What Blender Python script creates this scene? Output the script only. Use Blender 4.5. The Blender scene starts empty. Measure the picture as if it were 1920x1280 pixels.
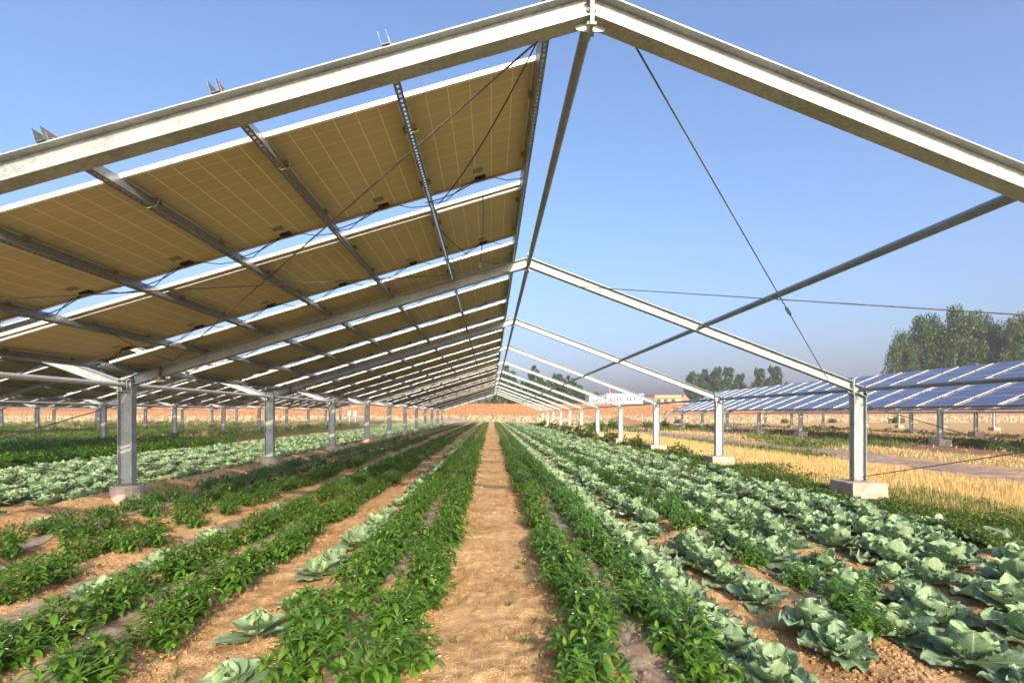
import bpy, bmesh, math, random
import numpy as np
from mathutils import Vector, Matrix, Euler
random.seed(7); RNG = np.random.default_rng(11)
SC = bpy.context.scene
COL = SC.collection
R = math.radians

# ------------------------------------------------------------------ camera
EYE = 1.6
FPX = 1000.0
cam = bpy.data.cameras.new('camera'); camo = bpy.data.objects.new('camera', cam); COL.objects.link(camo)
camo.location = (0, 0, EYE); YAW = math.atan(.039); camo.rotation_euler = (R(90), 0, -YAW)
cam.lens = 36.0 * FPX / 1920; cam.sensor_width = 36.0
cam.shift_x = 0; cam.shift_y = (777 - 640) / 1920
cam.clip_start = 0.05; cam.clip_end = 9000
SC.camera = camo
# ------------------------------------------------------------------ light
S = Vector((0.46, -2.05, 1.0)).normalized()          # towards the sun
ELEV = math.asin(S.z); AZ = math.atan2(S.x, S.y)
w = bpy.data.worlds.new("World"); SC.world = w; w.use_nodes = True
nt = w.node_tree; bg = nt.nodes['Background']
sky = nt.nodes.new('ShaderNodeTexSky'); sky.sky_type = 'NISHITA'; sky.sun_disc = False
sky.sun_elevation = ELEV; sky.sun_rotation = AZ
sky.altitude = 0; sky.air_density = 1.0; sky.dust_density = 5.6; sky.ozone_density = 4.6
nt.links.new(sky.outputs[0], bg.inputs[0]); bg.inputs[1].default_value = 0.15
sun = bpy.data.lights.new('sun', 'SUN'); suno = bpy.data.objects.new('sun', sun); COL.objects.link(suno)
sun.energy = 3.0; sun.angle = R(0.53); sun.color = (1.0, 0.80, 0.56)
suno.rotation_euler = S.to_track_quat('Z', 'Y').to_euler(); suno.location = (20, -60, 40)
SC.view_settings.view_transform = 'Standard'; SC.view_settings.look = 'None'
SC.view_settings.gamma = 1; SC.view_settings.use_curve_mapping = False
SC.view_settings.exposure = 1.1
SC.cycles.max_bounces = 8; SC.cycles.diffuse_bounces = 4; SC.cycles.glossy_bounces = 3
SC.cycles.transparent_max_bounces = 12; SC.cycles.transmission_bounces = 4
SC.cycles.volume_bounces = 0
SC.cycles.caustics_reflective = False; SC.cycles.caustics_refractive = False

# ------------------------------------------------------------------ helpers
def tag(o, label=None, cat=None, group=None, kind=None):
    if label: o['label'] = label
    if cat: o['category'] = cat
    if group: o['group'] = group
    if kind: o['kind'] = kind
    return o
def empty(name, loc, label=None, cat=None, group=None):
    o = bpy.data.objects.new(name, None); COL.objects.link(o); o.location = loc; o.empty_display_size = .1
    return tag(o, label, cat, group)
def wloc(o):
    p = Vector((0, 0, 0))
    while o is not None: p += o.location; o = o.parent
    return p
def link(name, me, mats, parent=None, loc=None):
    if not isinstance(mats, (list, tuple)): mats = [mats]
    if len(me.materials) == 0:
        for m in mats: me.materials.append(m)
    o = bpy.data.objects.new(name, me); COL.objects.link(o)
    if parent is not None: o.parent = parent
    if loc is not None: o.location = loc
    return o
class MB:
    """collects shapes in world coordinates, builds ONE mesh object"""
    def __init__(s): s.v = []; s.f = []; s.mi = []; s.uv = {}
    def add(s, vs, fs, mi=0):
        n = len(s.v); s.v += [tuple(p) for p in vs]
        for f in fs: s.f.append(tuple(i + n for i in f)); s.mi.append(mi)
    def box(s, x0, x1, y0, y1, z0, z1, mi=0):
        s.add([(x0,y0,z0),(x1,y0,z0),(x1,y1,z0),(x0,y1,z0),(x0,y0,z1),(x1,y0,z1),(x1,y1,z1),(x0,y1,z1)],
              [(0,3,2,1),(4,5,6,7),(0,1,5,4),(1,2,6,5),(2,3,7,6),(3,0,4,7)], mi)
    def shear(s, x0, x1, y0, y1, zf, d0, d1, mi=0):
        a, b = zf(x0), zf(x1)
        s.add([(x0,y0,a+d0),(x1,y0,b+d0),(x1,y1,b+d0),(x0,y1,a+d0),(x0,y0,a+d1),(x1,y0,b+d1),(x1,y1,b+d1),(x0,y1,a+d1)],
              [(0,3,2,1),(4,5,6,7),(0,1,5,4),(1,2,6,5),(2,3,7,6),(3,0,4,7)], mi)
    def tube(s, pts, r, n=8, mi=0, caps=True):
        pts = [Vector(p) for p in pts]; m = len(pts)
        rs = r if isinstance(r, (list, tuple)) else [r] * m
        rings = []
        up = Vector((0, 0, 1))
        for i, p in enumerate(pts):
            t = (pts[min(i + 1, m - 1)] - pts[max(i - 1, 0)]).normalized()
            a = up if abs(t.z) < .95 else Vector((1, 0, 0))
            u = t.cross(a).normalized(); v = t.cross(u)
            rings.append([p + (u * math.cos(2 * math.pi * k / n) + v * math.sin(2 * math.pi * k / n)) * rs[i] for k in range(n)])
        vs = [q for rg in rings for q in rg]; fs = []
        for i in range(m - 1):
            for k in range(n):
                fs.append((i*n+k, i*n+(k+1)%n, (i+1)*n+(k+1)%n, (i+1)*n+k))
        if caps: fs.append(tuple(range(n))[::-1]); fs.append(tuple((m-1)*n+k for k in range(n)))
        s.add(vs, fs, mi)
    def prism(s, poly, y0, y1, mi=0):
        """polygon in XZ extruded along Y"""
        n = len(poly)
        vs = [(x, y0, z) for x, z in poly] + [(x, y1, z) for x, z in poly]
        fs = [tuple(range(n)), tuple(range(2*n-1, n-1, -1))]
        for k in range(n): fs.append((k, k+n, (k+1)%n+n, (k+1)%n))
        s.add(vs, fs, mi)
    def mesh(s, name, off=Vector((0,0,0)), smooth=False):
        me = bpy.data.meshes.new(name)
        me.from_pydata([(a-off[0], b-off[1], c-off[2]) for a, b, c in s.v], [], s.f)
        me.polygons.foreach_set('material_index', s.mi)
        if smooth: me.polygons.foreach_set('use_smooth', [True]*len(s.f))
        me.update(); return me
    def build(s, name, mats, parent=None, smooth=False):
        off = wloc(parent) if parent is not None else Vector((0,0,0))
        return link(name, s.mesh(name, off, smooth), mats, parent)
def npmesh(name, V, F, uv=None, mi=None, smooth=False):
    """V (n,3); F (m,4) quads; uv (m*4,2)"""
    me = bpy.data.meshes.new(name); V = np.ascontiguousarray(V, dtype=np.float32); F = np.ascontiguousarray(F, dtype=np.int32)
    me.vertices.add(len(V)); me.vertices.foreach_set('co', V.ravel())
    k = F.shape[1]
    me.loops.add(F.size); me.loops.foreach_set('vertex_index', F.ravel())
    me.polygons.add(len(F)); me.polygons.foreach_set('loop_start', np.arange(0, F.size, k, dtype=np.int32))
    me.polygons.foreach_set('loop_total', np.full(len(F), k, dtype=np.int32))
    if mi is not None: me.polygons.foreach_set('material_index', np.ascontiguousarray(mi, dtype=np.int32))
    if smooth: me.polygons.foreach_set('use_smooth', np.ones(len(F), dtype=bool))
    me.update(calc_edges=True)
    if uv is not None:
        l = me.uv_layers.new(name='UVMap'); l.data.foreach_set('uv', np.ascontiguousarray(uv, dtype=np.float32).ravel())
    me.validate(); return me
def instance_np(tmpl, P, Z, Sc, tilt=None):
    """merge copies of templates: tmpl=(V,F,UV,MI) list ; P (n,3), Z yaw (n), Sc scale(n)"""
    Vs, Fs, Us, Ms = [], [], [], []; base = 0
    which = RNG.integers(0, len(tmpl), len(P))
    for t, (V, F, U, M) in enumerate(tmpl):
        idx = np.nonzero(which == t)[0]
        if len(idx) == 0: continue
        c, s = np.cos(Z[idx]), np.sin(Z[idx]); sc = Sc[idx]
        X = (V[None,:,0]*c[:,None] - V[None,:,1]*s[:,None])*sc[:,None] + P[idx,0][:,None]
        Y = (V[None,:,0]*s[:,None] + V[None,:,1]*c[:,None])*sc[:,None] + P[idx,1][:,None]
        W = V[None,:,2]*sc[:,None] + P[idx,2][:,None]
        Vs.append(np.stack([X,Y,W],-1).reshape(-1,3))
        Fs.append((F[None]+ (np.arange(len(idx))*len(V))[:,None,None] + base).reshape(-1,4)); base += len(V)*len(idx)
        Us.append(np.tile(U, (len(idx),1))); Ms.append(np.tile(M, len(idx)))
    return np.concatenate(Vs), np.concatenate(Fs), np.concatenate(Us), np.concatenate(Ms)

_P = RNG.random((256, 256))
def vn(x, y, s=0):
    x = np.asarray(x, float) + s*17.31; y = np.asarray(y, float) + s*9.77
    xi = np.floor(x).astype(int); yi = np.floor(y).astype(int); fx = x-xi; fy = y-yi
    fx = fx*fx*(3-2*fx); fy = fy*fy*(3-2*fy)
    a = _P[xi & 255, yi & 255]; b = _P[(xi+1) & 255, yi & 255]; c = _P[xi & 255, (yi+1) & 255]; d = _P[(xi+1) & 255, (yi+1) & 255]
    return (a*(1-fx)+b*fx)*(1-fy) + (c*(1-fx)+d*fx)*fy
BEDS = [(-.86,.5,.11),(-2.74,.55,.11),(-4.1,.5,.09),(-5.5,.55,.09),(-6.95,.42,.2),(.95,.42,.1),(2.55,.4,.08),
        (3.75,.45,.07),(5.0,.45,.07),(-8.2,.5,.08),(-9.5,.5,.08),(-10.8,.5,.08),(-12.1,.5,.08)]
_r = random.Random(5)
DENTS = [(_r.uniform(-.30, .34), 2.9+i*.21+_r.uniform(-.08, .08), _r.uniform(.05, .075), _r.uniform(.11, .15), _r.uniform(.007, .018)) for i in range(46)]
def gh(x, y):
    """height of the ground"""
    x = np.asarray(x, float); y = np.asarray(y, float)
    h = np.zeros(np.broadcast(x, y).shape) - .03
    wob = (vn(y*.25, x*0+3.3, 5)-.5)*.12
    for c, hw, H in BEDS:
        t = np.clip(1-np.abs(x-c-wob)/hw, 0, 1); h = h + H*t*t*(3-2*t)
    near = np.clip((60-y)/50, 0, 1)
    h = h + (vn(x*1.3, y*1.3, 1)-.5)*.035 + (vn(x*4, y*4, 2)-.5)*.028*near
    cl = vn(x*11, y*11, 3); cl2 = vn(x*23, y*23, 4)
    rough = np.clip(vn(x*.9, y*.7, 8)*2.2-.6, .2, 1)*np.where(np.abs(x) < .3, .85, 1)
    h = h + near*rough*(np.clip(cl-.4, 0, 1)*.06 + np.clip(cl2-.45, 0, 1)*.045)
    if x.size:
        for dx_, dy_, da_, db_, dh_ in DENTS:
            e = ((x-dx_)/da_)**2+((y-dy_)/db_)**2
            h = h - dh_*np.clip(1-e, 0, 1) + dh_*.45*np.clip(1-np.abs(e-1.35)/.5, 0, 1)
    h = h - .05*np.clip((x-6.0)/.8, 0, 1)
    h = h + np.where(x > 14, np.clip((x-14)/4, 0, 1)*((vn(x*.7, y*.18, 9)-.5)*.28), 0)
    return h
def gz(x, y): return float(gh(np.array([x]), np.array([y]))[0])

# ------------------------------------------------------------------ materials
def newmat(name, col=(.5,.5,.5), rough=.7, metal=0.0, spec=.5):
    m = bpy.data.materials.new(name); m.use_nodes = True
    p = m.node_tree.nodes['Principled BSDF']
    p.inputs['Base Color'].default_value = (*col, 1); p.inputs['Roughness'].default_value = rough
    p.inputs['Metallic'].default_value = metal; p.inputs['Specular IOR Level'].default_value = spec
    return m
def N(m, t, **kw):
    n = m.node_tree.nodes.new(t)
    for k, v in kw.items(): setattr(n, k, v)
    return n
def L(m, a, b): m.node_tree.links.new(a, b)
def P(m): return m.node_tree.nodes['Principled BSDF']
def coord(m, kind='Object'):
    if kind == 'World': return N(m, 'ShaderNodeNewGeometry').outputs['Position']
    return N(m, 'ShaderNodeTexCoord').outputs[kind]
def noise(m, vec, scale, detail=4, rough=.55, dist=0):
    n = N(m, 'ShaderNodeTexNoise'); n.inputs['Scale'].default_value = scale; n.inputs['Detail'].default_value = detail
    n.inputs['Roughness'].default_value = rough; n.inputs['Distortion'].default_value = dist
    L(m, vec, n.inputs['Vector']); return n.outputs['Fac']
def ramp(m, fac, stops, interp='LINEAR'):
    r = N(m, 'ShaderNodeValToRGB'); r.color_ramp.interpolation = interp
    e = r.color_ramp.elements
    while len(e) < len(stops): e.new(.5)
    for el, (p, c) in zip(e, stops):
        el.position = p; el.color = (*c, 1) if len(c) == 3 else c
    L(m, fac, r.inputs[0]); return r.outputs[0]
def mixc(m, fac, a, b, mode='MIX'):
    n = N(m, 'ShaderNodeMix', data_type='RGBA', blend_type=mode)
    for i, v in ((0, fac), (6, a), (7, b)):
        if hasattr(v, 'is_linked') or hasattr(v, 'links'): L(m, v, n.inputs[i])
        else: n.inputs[i].default_value = v if i == 0 else (*v, 1)
    return n.outputs[2]
def math_(m, op, a, b=None, c=None):
    n = N(m, 'ShaderNodeMath', operation=op)
    for i, v in enumerate((a, b, c)):
        if v is None: continue
        if isinstance(v, (int, float)): n.inputs[i].default_value = v
        else: L(m, v, n.inputs[i])
    return n.outputs[0]
def bump(m, h, strength=.4, dist=.01):
    b = N(m, 'ShaderNodeBump'); b.inputs['Strength'].default_value = strength; b.inputs['Distance'].default_value = dist
    L(m, h, b.inputs['Height']); L(m, b.outputs[0], P(m).inputs['Normal'])

def steel(name, a, b, rough=.5, metal=.35, stain=True):
    m = newmat(name, a, rough, metal); v = coord(m, 'World')
    vr = N(m, 'ShaderNodeTexVoronoi'); vr.inputs['Scale'].default_value = 55; L(m, v, vr.inputs['Vector']); sc_ = N(m, 'ShaderNodeSeparateColor'); L(m, vr.outputs['Color'], sc_.inputs[0])
    c = ramp(m, math_(m, 'ADD', math_(m, 'MULTIPLY', noise(m, v, 3, 8, .7), .8), math_(m, 'MULTIPLY', sc_.outputs[0], .2)), [(.36, a), (.62, b)])
    if stain:
        st = noise(m, v, 14, 5, .7)
        mk = ramp(m, st, [(.62, (0,0,0)), (.72, (1,1,1))])
        c = mixc(m, math_(m, 'MULTIPLY', mk, .35), c, (.36,.27,.17))
    L(m, c, P(m).inputs['Base Color'])
    L(m, ramp(m, noise(m, v, 25, 3), [(.3, (rough-.12,)*3), (.7, (rough+.12,)*3)]), P(m).inputs['Roughness'])
    bump(m, noise(m, v, 60, 3), .08, .002)
    return m
M = {}
M['steel'] = steel('galvanised_steel', (.25,.29,.295), (.39,.425,.42), .48, .25)
M['purlin'] = steel('purlin_steel', (.17,.19,.19), (.27,.285,.275), .45, .45)
M['pipe'] = steel('pipe_steel', (.17,.20,.22), (.25,.28,.29), .42, .35, False)
M['pipe_l'] = steel('pipe_pale_steel', (.42,.44,.47), (.52,.54,.56), .45, .2, False)
M['rod'] = steel('rod_steel', (.10,.10,.09), (.2,.19,.16), .6, .4)
M['alu'] = newmat('aluminium_frame', (.78,.78,.77), .4, .25)
M['black'] = newmat('black_plastic', (.015,.014,.013), .45)
M['sticker'] = newmat('sticker', (.20,.21,.16), .6)
M['wire_yellow'] = newmat('earth_wire', (.36,.40,.07), .5)
M['bolt'] = newmat('bolt_steel', (.25,.2,.15), .6, .5)
M['white_box'] = newmat('white_enamel', (.75,.76,.77), .4)

# concrete
m = M['concrete'] = newmat('concrete', (.4,.34,.28), .9); v = coord(m, 'World')
c = ramp(m, noise(m, v, 5, 8, .6), [(.3, (.33,.26,.20)), (.7, (.50,.42,.34))])
L(m, c, P(m).inputs['Base Color']); bump(m, noise(m, v, 30, 8, .7), .6, .01)
# panel faces: uv runs 0..6 and 0..10
def gridline(m, width):
    tc = N(m, 'ShaderNodeTexCoord'); sp = N(m, 'ShaderNodeSeparateXYZ'); L(m, tc.outputs['UV'], sp.inputs[0])
    outs = []
    for k in (0, 1):
        f = math_(m, 'FRACT', sp.outputs[k]); d = math_(m, 'ABSOLUTE', math_(m, 'SUBTRACT', f, .5))
        outs.append(math_(m, 'GREATER_THAN', d, .5-width*(1.0 if k == 0 else .75)))
    return outs, sp
m = M['backsheet'] = newmat('backsheet', (.42,.36,.24), .55, 0, .35)
(g0, g1), sp = gridline(m, .019)
v = coord(m, 'World')
base = ramp(m, noise(m, v, .9, 4), [(.3, (.46,.425,.275)), (.7, (.56,.52,.34))])
base = mixc(m, math_(m, 'MULTIPLY', noise(m, v, 9, 6, .7), .28), base, (.52,.44,.26))
c = mixc(m, math_(m, 'MULTIPLY', g1, .7), base, (.85,.8,.62)); c = mixc(m, math_(m, 'MULTIPLY', g0, .9), c, (.9,.85,.68))
L(m, c, P(m).inputs['Base Color'])
m = M['cells'] = newmat('solar_cells', (.02,.03,.12), .28, 0, .4)
(g0, g1), sp = gridline(m, .014)
bus = math_(m, 'GREATER_THAN', math_(m, 'ABSOLUTE', math_(m, 'SUBTRACT', math_(m, 'FRACT', math_(m, 'MULTIPLY', sp.outputs[0], 3)), .5)), .47)
cn = noise(m, coord(m, 'UV'), 2.2, 5, .8)
base = ramp(m, cn, [(.3, (.026,.026,.070)), (.7, (.042,.040,.11))])
c = mixc(m, math_(m, 'MULTIPLY', bus, .30), base, (.35,.38,.5))
c = mixc(m, math_(m, 'MULTIPLY', math_(m, 'MAXIMUM', g0, g1), .6), c, (.45,.48,.62))
L(m, c, P(m).inputs['Base Color'])
P(m).inputs['Coat Weight'].default_value = .35; P(m).inputs['Coat Roughness'].default_value = .2

# leaves -------------------------------------------------------------
def leafmat(name, dark, light, tint, rough=.45, trans=.3, spec=.4, veins=None, world=1.2, isl=.5):
    m = newmat(name, dark, rough, 0, spec); g = N(m, 'ShaderNodeNewGeometry'); nt_ = m.node_tree
    n1 = noise(m, g.outputs['Position'], world, 3)
    r = math_(m, 'ADD', math_(m, 'MULTIPLY', g.outputs['Random Per Island'], isl), math_(m, 'MULTIPLY', n1, 1-isl))
    c = ramp(m, r, [(.15, dark), (.6, light), (.95, tint)])
    if veins:
        c = mixc(m, math_(m, 'MULTIPLY', math_(m, 'GREATER_THAN', g.outputs['Random Per Island'], .982), .45), c, (.42,.36,.10))
        sp = N(m, 'ShaderNodeSeparateXYZ'); L(m, N(m, 'ShaderNodeTexCoord').outputs['UV'], sp.inputs[0])
        u = math_(m, 'ABSOLUTE', math_(m, 'SUBTRACT', sp.outputs[0], .5))
        taper = math_(m, 'MULTIPLY_ADD', sp.outputs[1], -.03, .042)
        mid = math_(m, 'LESS_THAN', u, taper)
        q = math_(m, 'FRACT', math_(m, 'MULTIPLY', math_(m, 'SUBTRACT', sp.outputs[1], math_(m, 'MULTIPLY', u, .95)), 6.5))
        sd = math_(m, 'LESS_THAN', math_(m, 'ABSOLUTE', math_(m, 'SUBTRACT', q, .5)), .055)
        sec = noise(m, coord(m, 'UV'), 14, 4, .7)
        c = mixc(m, math_(m, 'MULTIPLY', ramp(m, sec, [(.5, (0,0,0)), (.65, (1,1,1))]), .22), c, veins)
        c = mixc(m, math_(m, 'MULTIPLY', sd, .55), c, veins); c = mixc(m, math_(m, 'MULTIPLY', mid, .85), c, veins)
        bump(m, math_(m, 'ADD', math_(m, 'MULTIPLY', sd, -.6), sec), .35, .004)
    L(m, c, P(m).inputs['Base Color'])
    tr = N(m, 'ShaderNodeBsdfTranslucent'); mx = N(m, 'ShaderNodeMixShader'); mx.inputs[0].default_value = trans
    tc = mixc(m, .5, c, (.25,.32,.04)); L(m, tc, tr.inputs[0])
    out = nt_.nodes['Material Output']; L(m, P(m).outputs[0], mx.inputs[1]); L(m, tr.outputs[0], mx.inputs[2]); L(m, mx.outputs[0], out.inputs[0])
    return m
M['pepper'] = leafmat('pepper_leaf', (.032,.100,.012), (.088,.215,.022), (.20,.33,.045), .38, .30, .5, None, 1.5, .75)
M['cabbage'] = leafmat('cabbage_leaf', (.140,.240,.130), (.225,.350,.185), (.33,.44,.23), .5, .18, .35, (.42,.50,.33), 2.0, .6)
M['cab_head'] = leafmat('cabbage_heart', (.18,.29,.13), (.24,.36,.165), (.30,.41,.20), .5, .2, .35, (.48,.58,.32), 2.0, .6)
M['stem'] = newmat('green_stem', (.09,.14,.03), .6)
M['weed'] = leafmat('weed_leaf', (.035,.075,.012), (.075,.13,.02), (.16,.20,.04), .6, .25, .3, None, .7, .45)
M['grass'] = leafmat('grass_blade', (.05,.09,.015), (.09,.15,.025), (.20,.22,.07), .6, .25, .3, None, .9, .5)
M['straw'] = leafmat('straw', (.42,.28,.11), (.62,.44,.18), (.80,.63,.32), .6, .15, .3, None, .6, .7)
M['tree'] = leafmat('poplar_leaf', (.022,.056,.012), (.048,.105,.020), (.09,.16,.03), .5, .2, .4, None, .25, .6)
M['shrub'] = leafmat('shrub_leaf', (.05,.08,.015), (.10,.13,.02), (.22,.19,.04), .6, .2, .3, None, .4, .6)
M['flower'] = newmat('white_petal', (.8,.8,.76), .5)
m = M['bark'] = newmat('bark', (.16,.12,.08), .9); L(m, ramp(m, noise(m, coord(m, 'World'), 3, 6), [(.3, (.10,.075,.05)), (.7, (.26,.19,.12))]), P(m).inputs['Base Color'])
# soil ----------------------------------------------------------------
def soilmat(name, tones, zones=False):
    m = newmat(name, tones[1], .92, 0, .2); v = coord(m, 'World')
    n1 = noise(m, v, 1.1, 6, .6); n2 = noise(m, v, 9, 8, .65)
    c = ramp(m, math_(m, 'ADD', math_(m, 'MULTIPLY', n1, .45), math_(m, 'MULTIPLY', n2, .55)), [(.37, tones[0]), (.5, tones[1]), (.64, tones[2])])
    if zones:
        sp = N(m, 'ShaderNodeSeparateXYZ'); L(m, v, sp.inputs[0])
        xx = math_(m, 'ADD', sp.outputs[0], math_(m, 'MULTIPLY', math_(m, 'SUBTRACT', noise(m, v, .35, 4), .5), 3.0))
        def band(a, b):   # soft band in X
            mr = N(m, 'ShaderNodeMapRange'); mr.inputs['From Min'].default_value = a-.4; mr.inputs['From Max'].default_value = a+.4; L(m, xx, mr.inputs['Value'])
            mr2 = N(m, 'ShaderNodeMapRange'); mr2.inputs['From Min'].default_value = b+.4; mr2.inputs['From Max'].default_value = b-.4; L(m, xx, mr2.inputs['Value'])
            return math_(m, 'MULTIPLY', mr.outputs[0], mr2.outputs[0])
        straw = ramp(m, noise(m, v, 6, 8, .7), [(.3, (.33,.21,.09)), (.7, (.56,.40,.19))])
        brown = ramp(m, noise(m, v, 2.5, 8, .7), [(.3, (.16,.085,.045)), (.7, (.36,.21,.11))])
        c = mixc(m, band(7.6, 12.6), c, straw); c = mixc(m, band(16.6, 20), c, straw)
        c = mixc(m, band(20, 34), c, brown); c = mixc(m, band(34, 400), c, straw)
    # cracks between clods
    vo = N(m, 'ShaderNodeTexVoronoi', feature='DISTANCE_TO_EDGE'); vo.inputs['Scale'].default_value = 19
    nv = N(m, 'ShaderNodeTexNoise'); nv.inputs['Scale'].default_value = 9; nv.inputs['Detail'].default_value = 4; L(m, v, nv.inputs['Vector'])
    wv = mixc(m, .22, v, nv.outputs['Color']); L(m, wv, vo.inputs['Vector'])
    cr = ramp(m, vo.outputs['Distance'], [(.0, (0,0,0)), (.045, (1,1,1))])
    msk = ramp(m, noise(m, v, 2.3, 3), [(.5, (0,0,0)), (.68, (1,1,1))])
    crack = math_(m, 'MULTIPLY', math_(m, 'SUBTRACT', 1, cr), msk)
    c = mixc(m, math_(m, 'MULTIPLY', crack, .25), c, tuple(t*.45 for t in tones[0]))
    L(m, c, P(m).inputs['Base Color'])
    h = math_(m, 'ADD', math_(m, 'MULTIPLY', noise(m, v, 38, 8, .7), .7), math_(m, 'MULTIPLY', crack, -.45))
    h = math_(m, 'ADD', h, math_(m, 'MULTIPLY', noise(m, v, 12, 5, .6), .9))
    h = math_(m, 'ADD', h, math_(m, 'MULTIPLY', ramp(m, noise(m, v, 75, 4, .6), [(.5, (0,0,0)), (.62, (1,1,1))]), .35))
    bump(m, h, 1.0, .022)
    return m
M['soil'] = soilmat('soil', ((.32,.180,.075), (.55,.345,.165), (.70,.475,.26)), True)
M['path_soil'] = soilmat('path_soil', ((.35,.200,.085), (.57,.365,.175), (.71,.49,.27)))
M['track'] = soilmat('track_soil', ((.26,.18,.13), (.34,.25,.19), (.42,.33,.26)))
m = M['mulch'] = newmat('plastic_film', (.42,.38,.34), .3, 0, .5); v = coord(m, 'World')
L(m, ramp(m, noise(m, v, 7, 6, .7), [(.35, (.27,.19,.12)), (.65, (.42,.38,.33))]), P(m).inputs['Base Color'])
mx = N(m, 'ShaderNodeMixShader'); tr = N(m, 'ShaderNodeBsdfTransparent'); out = m.node_tree.nodes['Material Output']
L(m, math_(m, 'MULTIPLY', ramp(m, noise(m, v, 4, 6, .7), [(.35, (.45,)*3), (.7, (.95,)*3)]), 1.0), mx.inputs[0])
L(m, tr.outputs[0], mx.inputs[1]); L(m, P(m).outputs[0], mx.inputs[2]); L(m, mx.outputs[0], out.inputs[0])
bump(m, noise(m, v, 16, 6, .7, 1.5), .9, .02)
# brick wall
m = M['brick'] = newmat('brick_wall', (.5,.25,.12), .9); v = coord(m, 'World')
mp = N(m, 'ShaderNodeMapping'); L(m, v, mp.inputs[0]); mp.inputs['Rotation'].default_value = (R(90), 0, 0)
br = N(m, 'ShaderNodeTexBrick'); L(m, mp.outputs[0], br.inputs['Vector']); br.inputs['Scale'].default_value = 2.2
br.inputs['Color1'].default_value = (.13,.05,.02,1); br.inputs['Color2'].default_value = (.34,.15,.07,1); br.inputs['Mortar'].default_value = (.22,.11,.06,1)
br.inputs['Mortar Size'].default_value = .02; br.inputs['Brick Width'].default_value = .6; br.inputs['Row Height'].default_value = .22
c = mixc(m, ramp(m, noise(m, v, 2.2, 8, .8), [(.42, (0,0,0)), (.6, (.8,.8,.8))]), br.outputs[0], (.33,.185,.075))
c = mixc(m, ramp(m, noise(m, v, 5, 8, .8), [(.33, (.8,.8,.8)), (.43, (0,0,0))]), c, (.10,.045,.025))
c = mixc(m, ramp(m, noise(m, v, 3.5, 4, .6), [(.66, (0,0,0)), (.7, (1,1,1))]), c, (.50,.38,.27))
L(m, c, P(m).inputs['Base Color']); bump(m, noise(m, v, 4, 8, .7), .8, .06)
m = M['rubble'] = newmat('rubble_base', (.5,.4,.3), .95); v = coord(m, 'World')
vo = N(m, 'ShaderNodeTexVoronoi'); vo.inputs['Scale'].default_value = 3.2; L(m, v, vo.inputs['Vector'])
sv = N(m, 'ShaderNodeSeparateColor'); L(m, vo.outputs['Color'], sv.inputs[0]); c = ramp(m, sv.outputs[0], [(.1, (.16,.10,.055)), (.5, (.30,.215,.135)), (.9, (.44,.34,.23))])
c = mixc(m, ramp(m, noise(m, v, 1.2, 5, .7), [(.5, (0,0,0)), (.6, (.7,.7,.7))]), c, (.20,.15,.10)); L(m, c, P(m).inputs['Base Color']); bump(m, vo.outputs['Distance'], .8, .06)
M['fence'] = newmat('green_paint', (.03,.20,.09), .5)
M['white_wall'] = newmat('white_render', (.78,.78,.76), .8)
M['yellow_wall'] = newmat('yellow_render', (.70,.50,.25), .8)
M['red_trim'] = newmat('red_trim', (.52,.17,.08), .7)
M['glass'] = newmat('dark_glass', (.05,.06,.07), .15)
M['roof_tile'] = newmat('roof_tile', (.42,.20,.12), .8)

# ------------------------------------------------------------------ ground
def sheet(name, xs, ys, mat, dz=0.0, kind='structure', hf=gh, cut=None):
    X, Y = np.meshgrid(xs, ys, indexing='ij'); Z = hf(X, Y) + dz
    V = np.stack([X, Y, Z], -1).reshape(-1, 3); nx, ny = len(xs), len(ys)
    i, j = np.meshgrid(np.arange(nx-1), np.arange(ny-1), indexing='ij'); a = (i*ny+j).ravel()
    F = np.stack([a, a+ny, a+ny+1, a+1], -1)
    if cut is not None: F = F[cut(V[F[:, 0], 0], V[F[:, 0], 1])]
    o = link(name, npmesh(name, V, F, smooth=True), mat); tag(o, kind=kind); return o
def prog(a, b, d0, g):
    out = [a]; d = d0
    while out[-1] < b: out.append(out[-1]+d); d *= g
    return out
xs = np.array(sorted([-x for x in prog(8, 640, .2, 1.12)]) + list(np.arange(-7.9, 8.0, .035)) + prog(8, 640, .12, 1.12))
ys = np.array(list(np.arange(-40, 0, 8)) + list(np.arange(0, 2.6, .4)) + prog(2.6, 640, .022, 1.011))
g = sheet('ground', xs, ys, M['soil']); tag(g, 'sandy brown farm soil raised into planting beds', 'ground')
py = np.array(prog(2.2, 100, .022, 1.011))
g = sheet('path', np.arange(-.40, .455, .025), py, M['path_soil'], .006); tag(g, 'bare dirt path running between the two middle pepper rows', 'path')
g = sheet('dirt_track', np.arange(13.0, 16.6, .2), np.array(prog(8, 104, .1, 1.02)), M['track'], .008, cut=lambda x, y: np.minimum(x-13.0, 16.4-x)+1.7*(vn(x*.9, y*.22, 14)-.42) > .3)
tag(g, 'greyish compacted dirt track beyond the wheat stubble', 'track')

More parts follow.
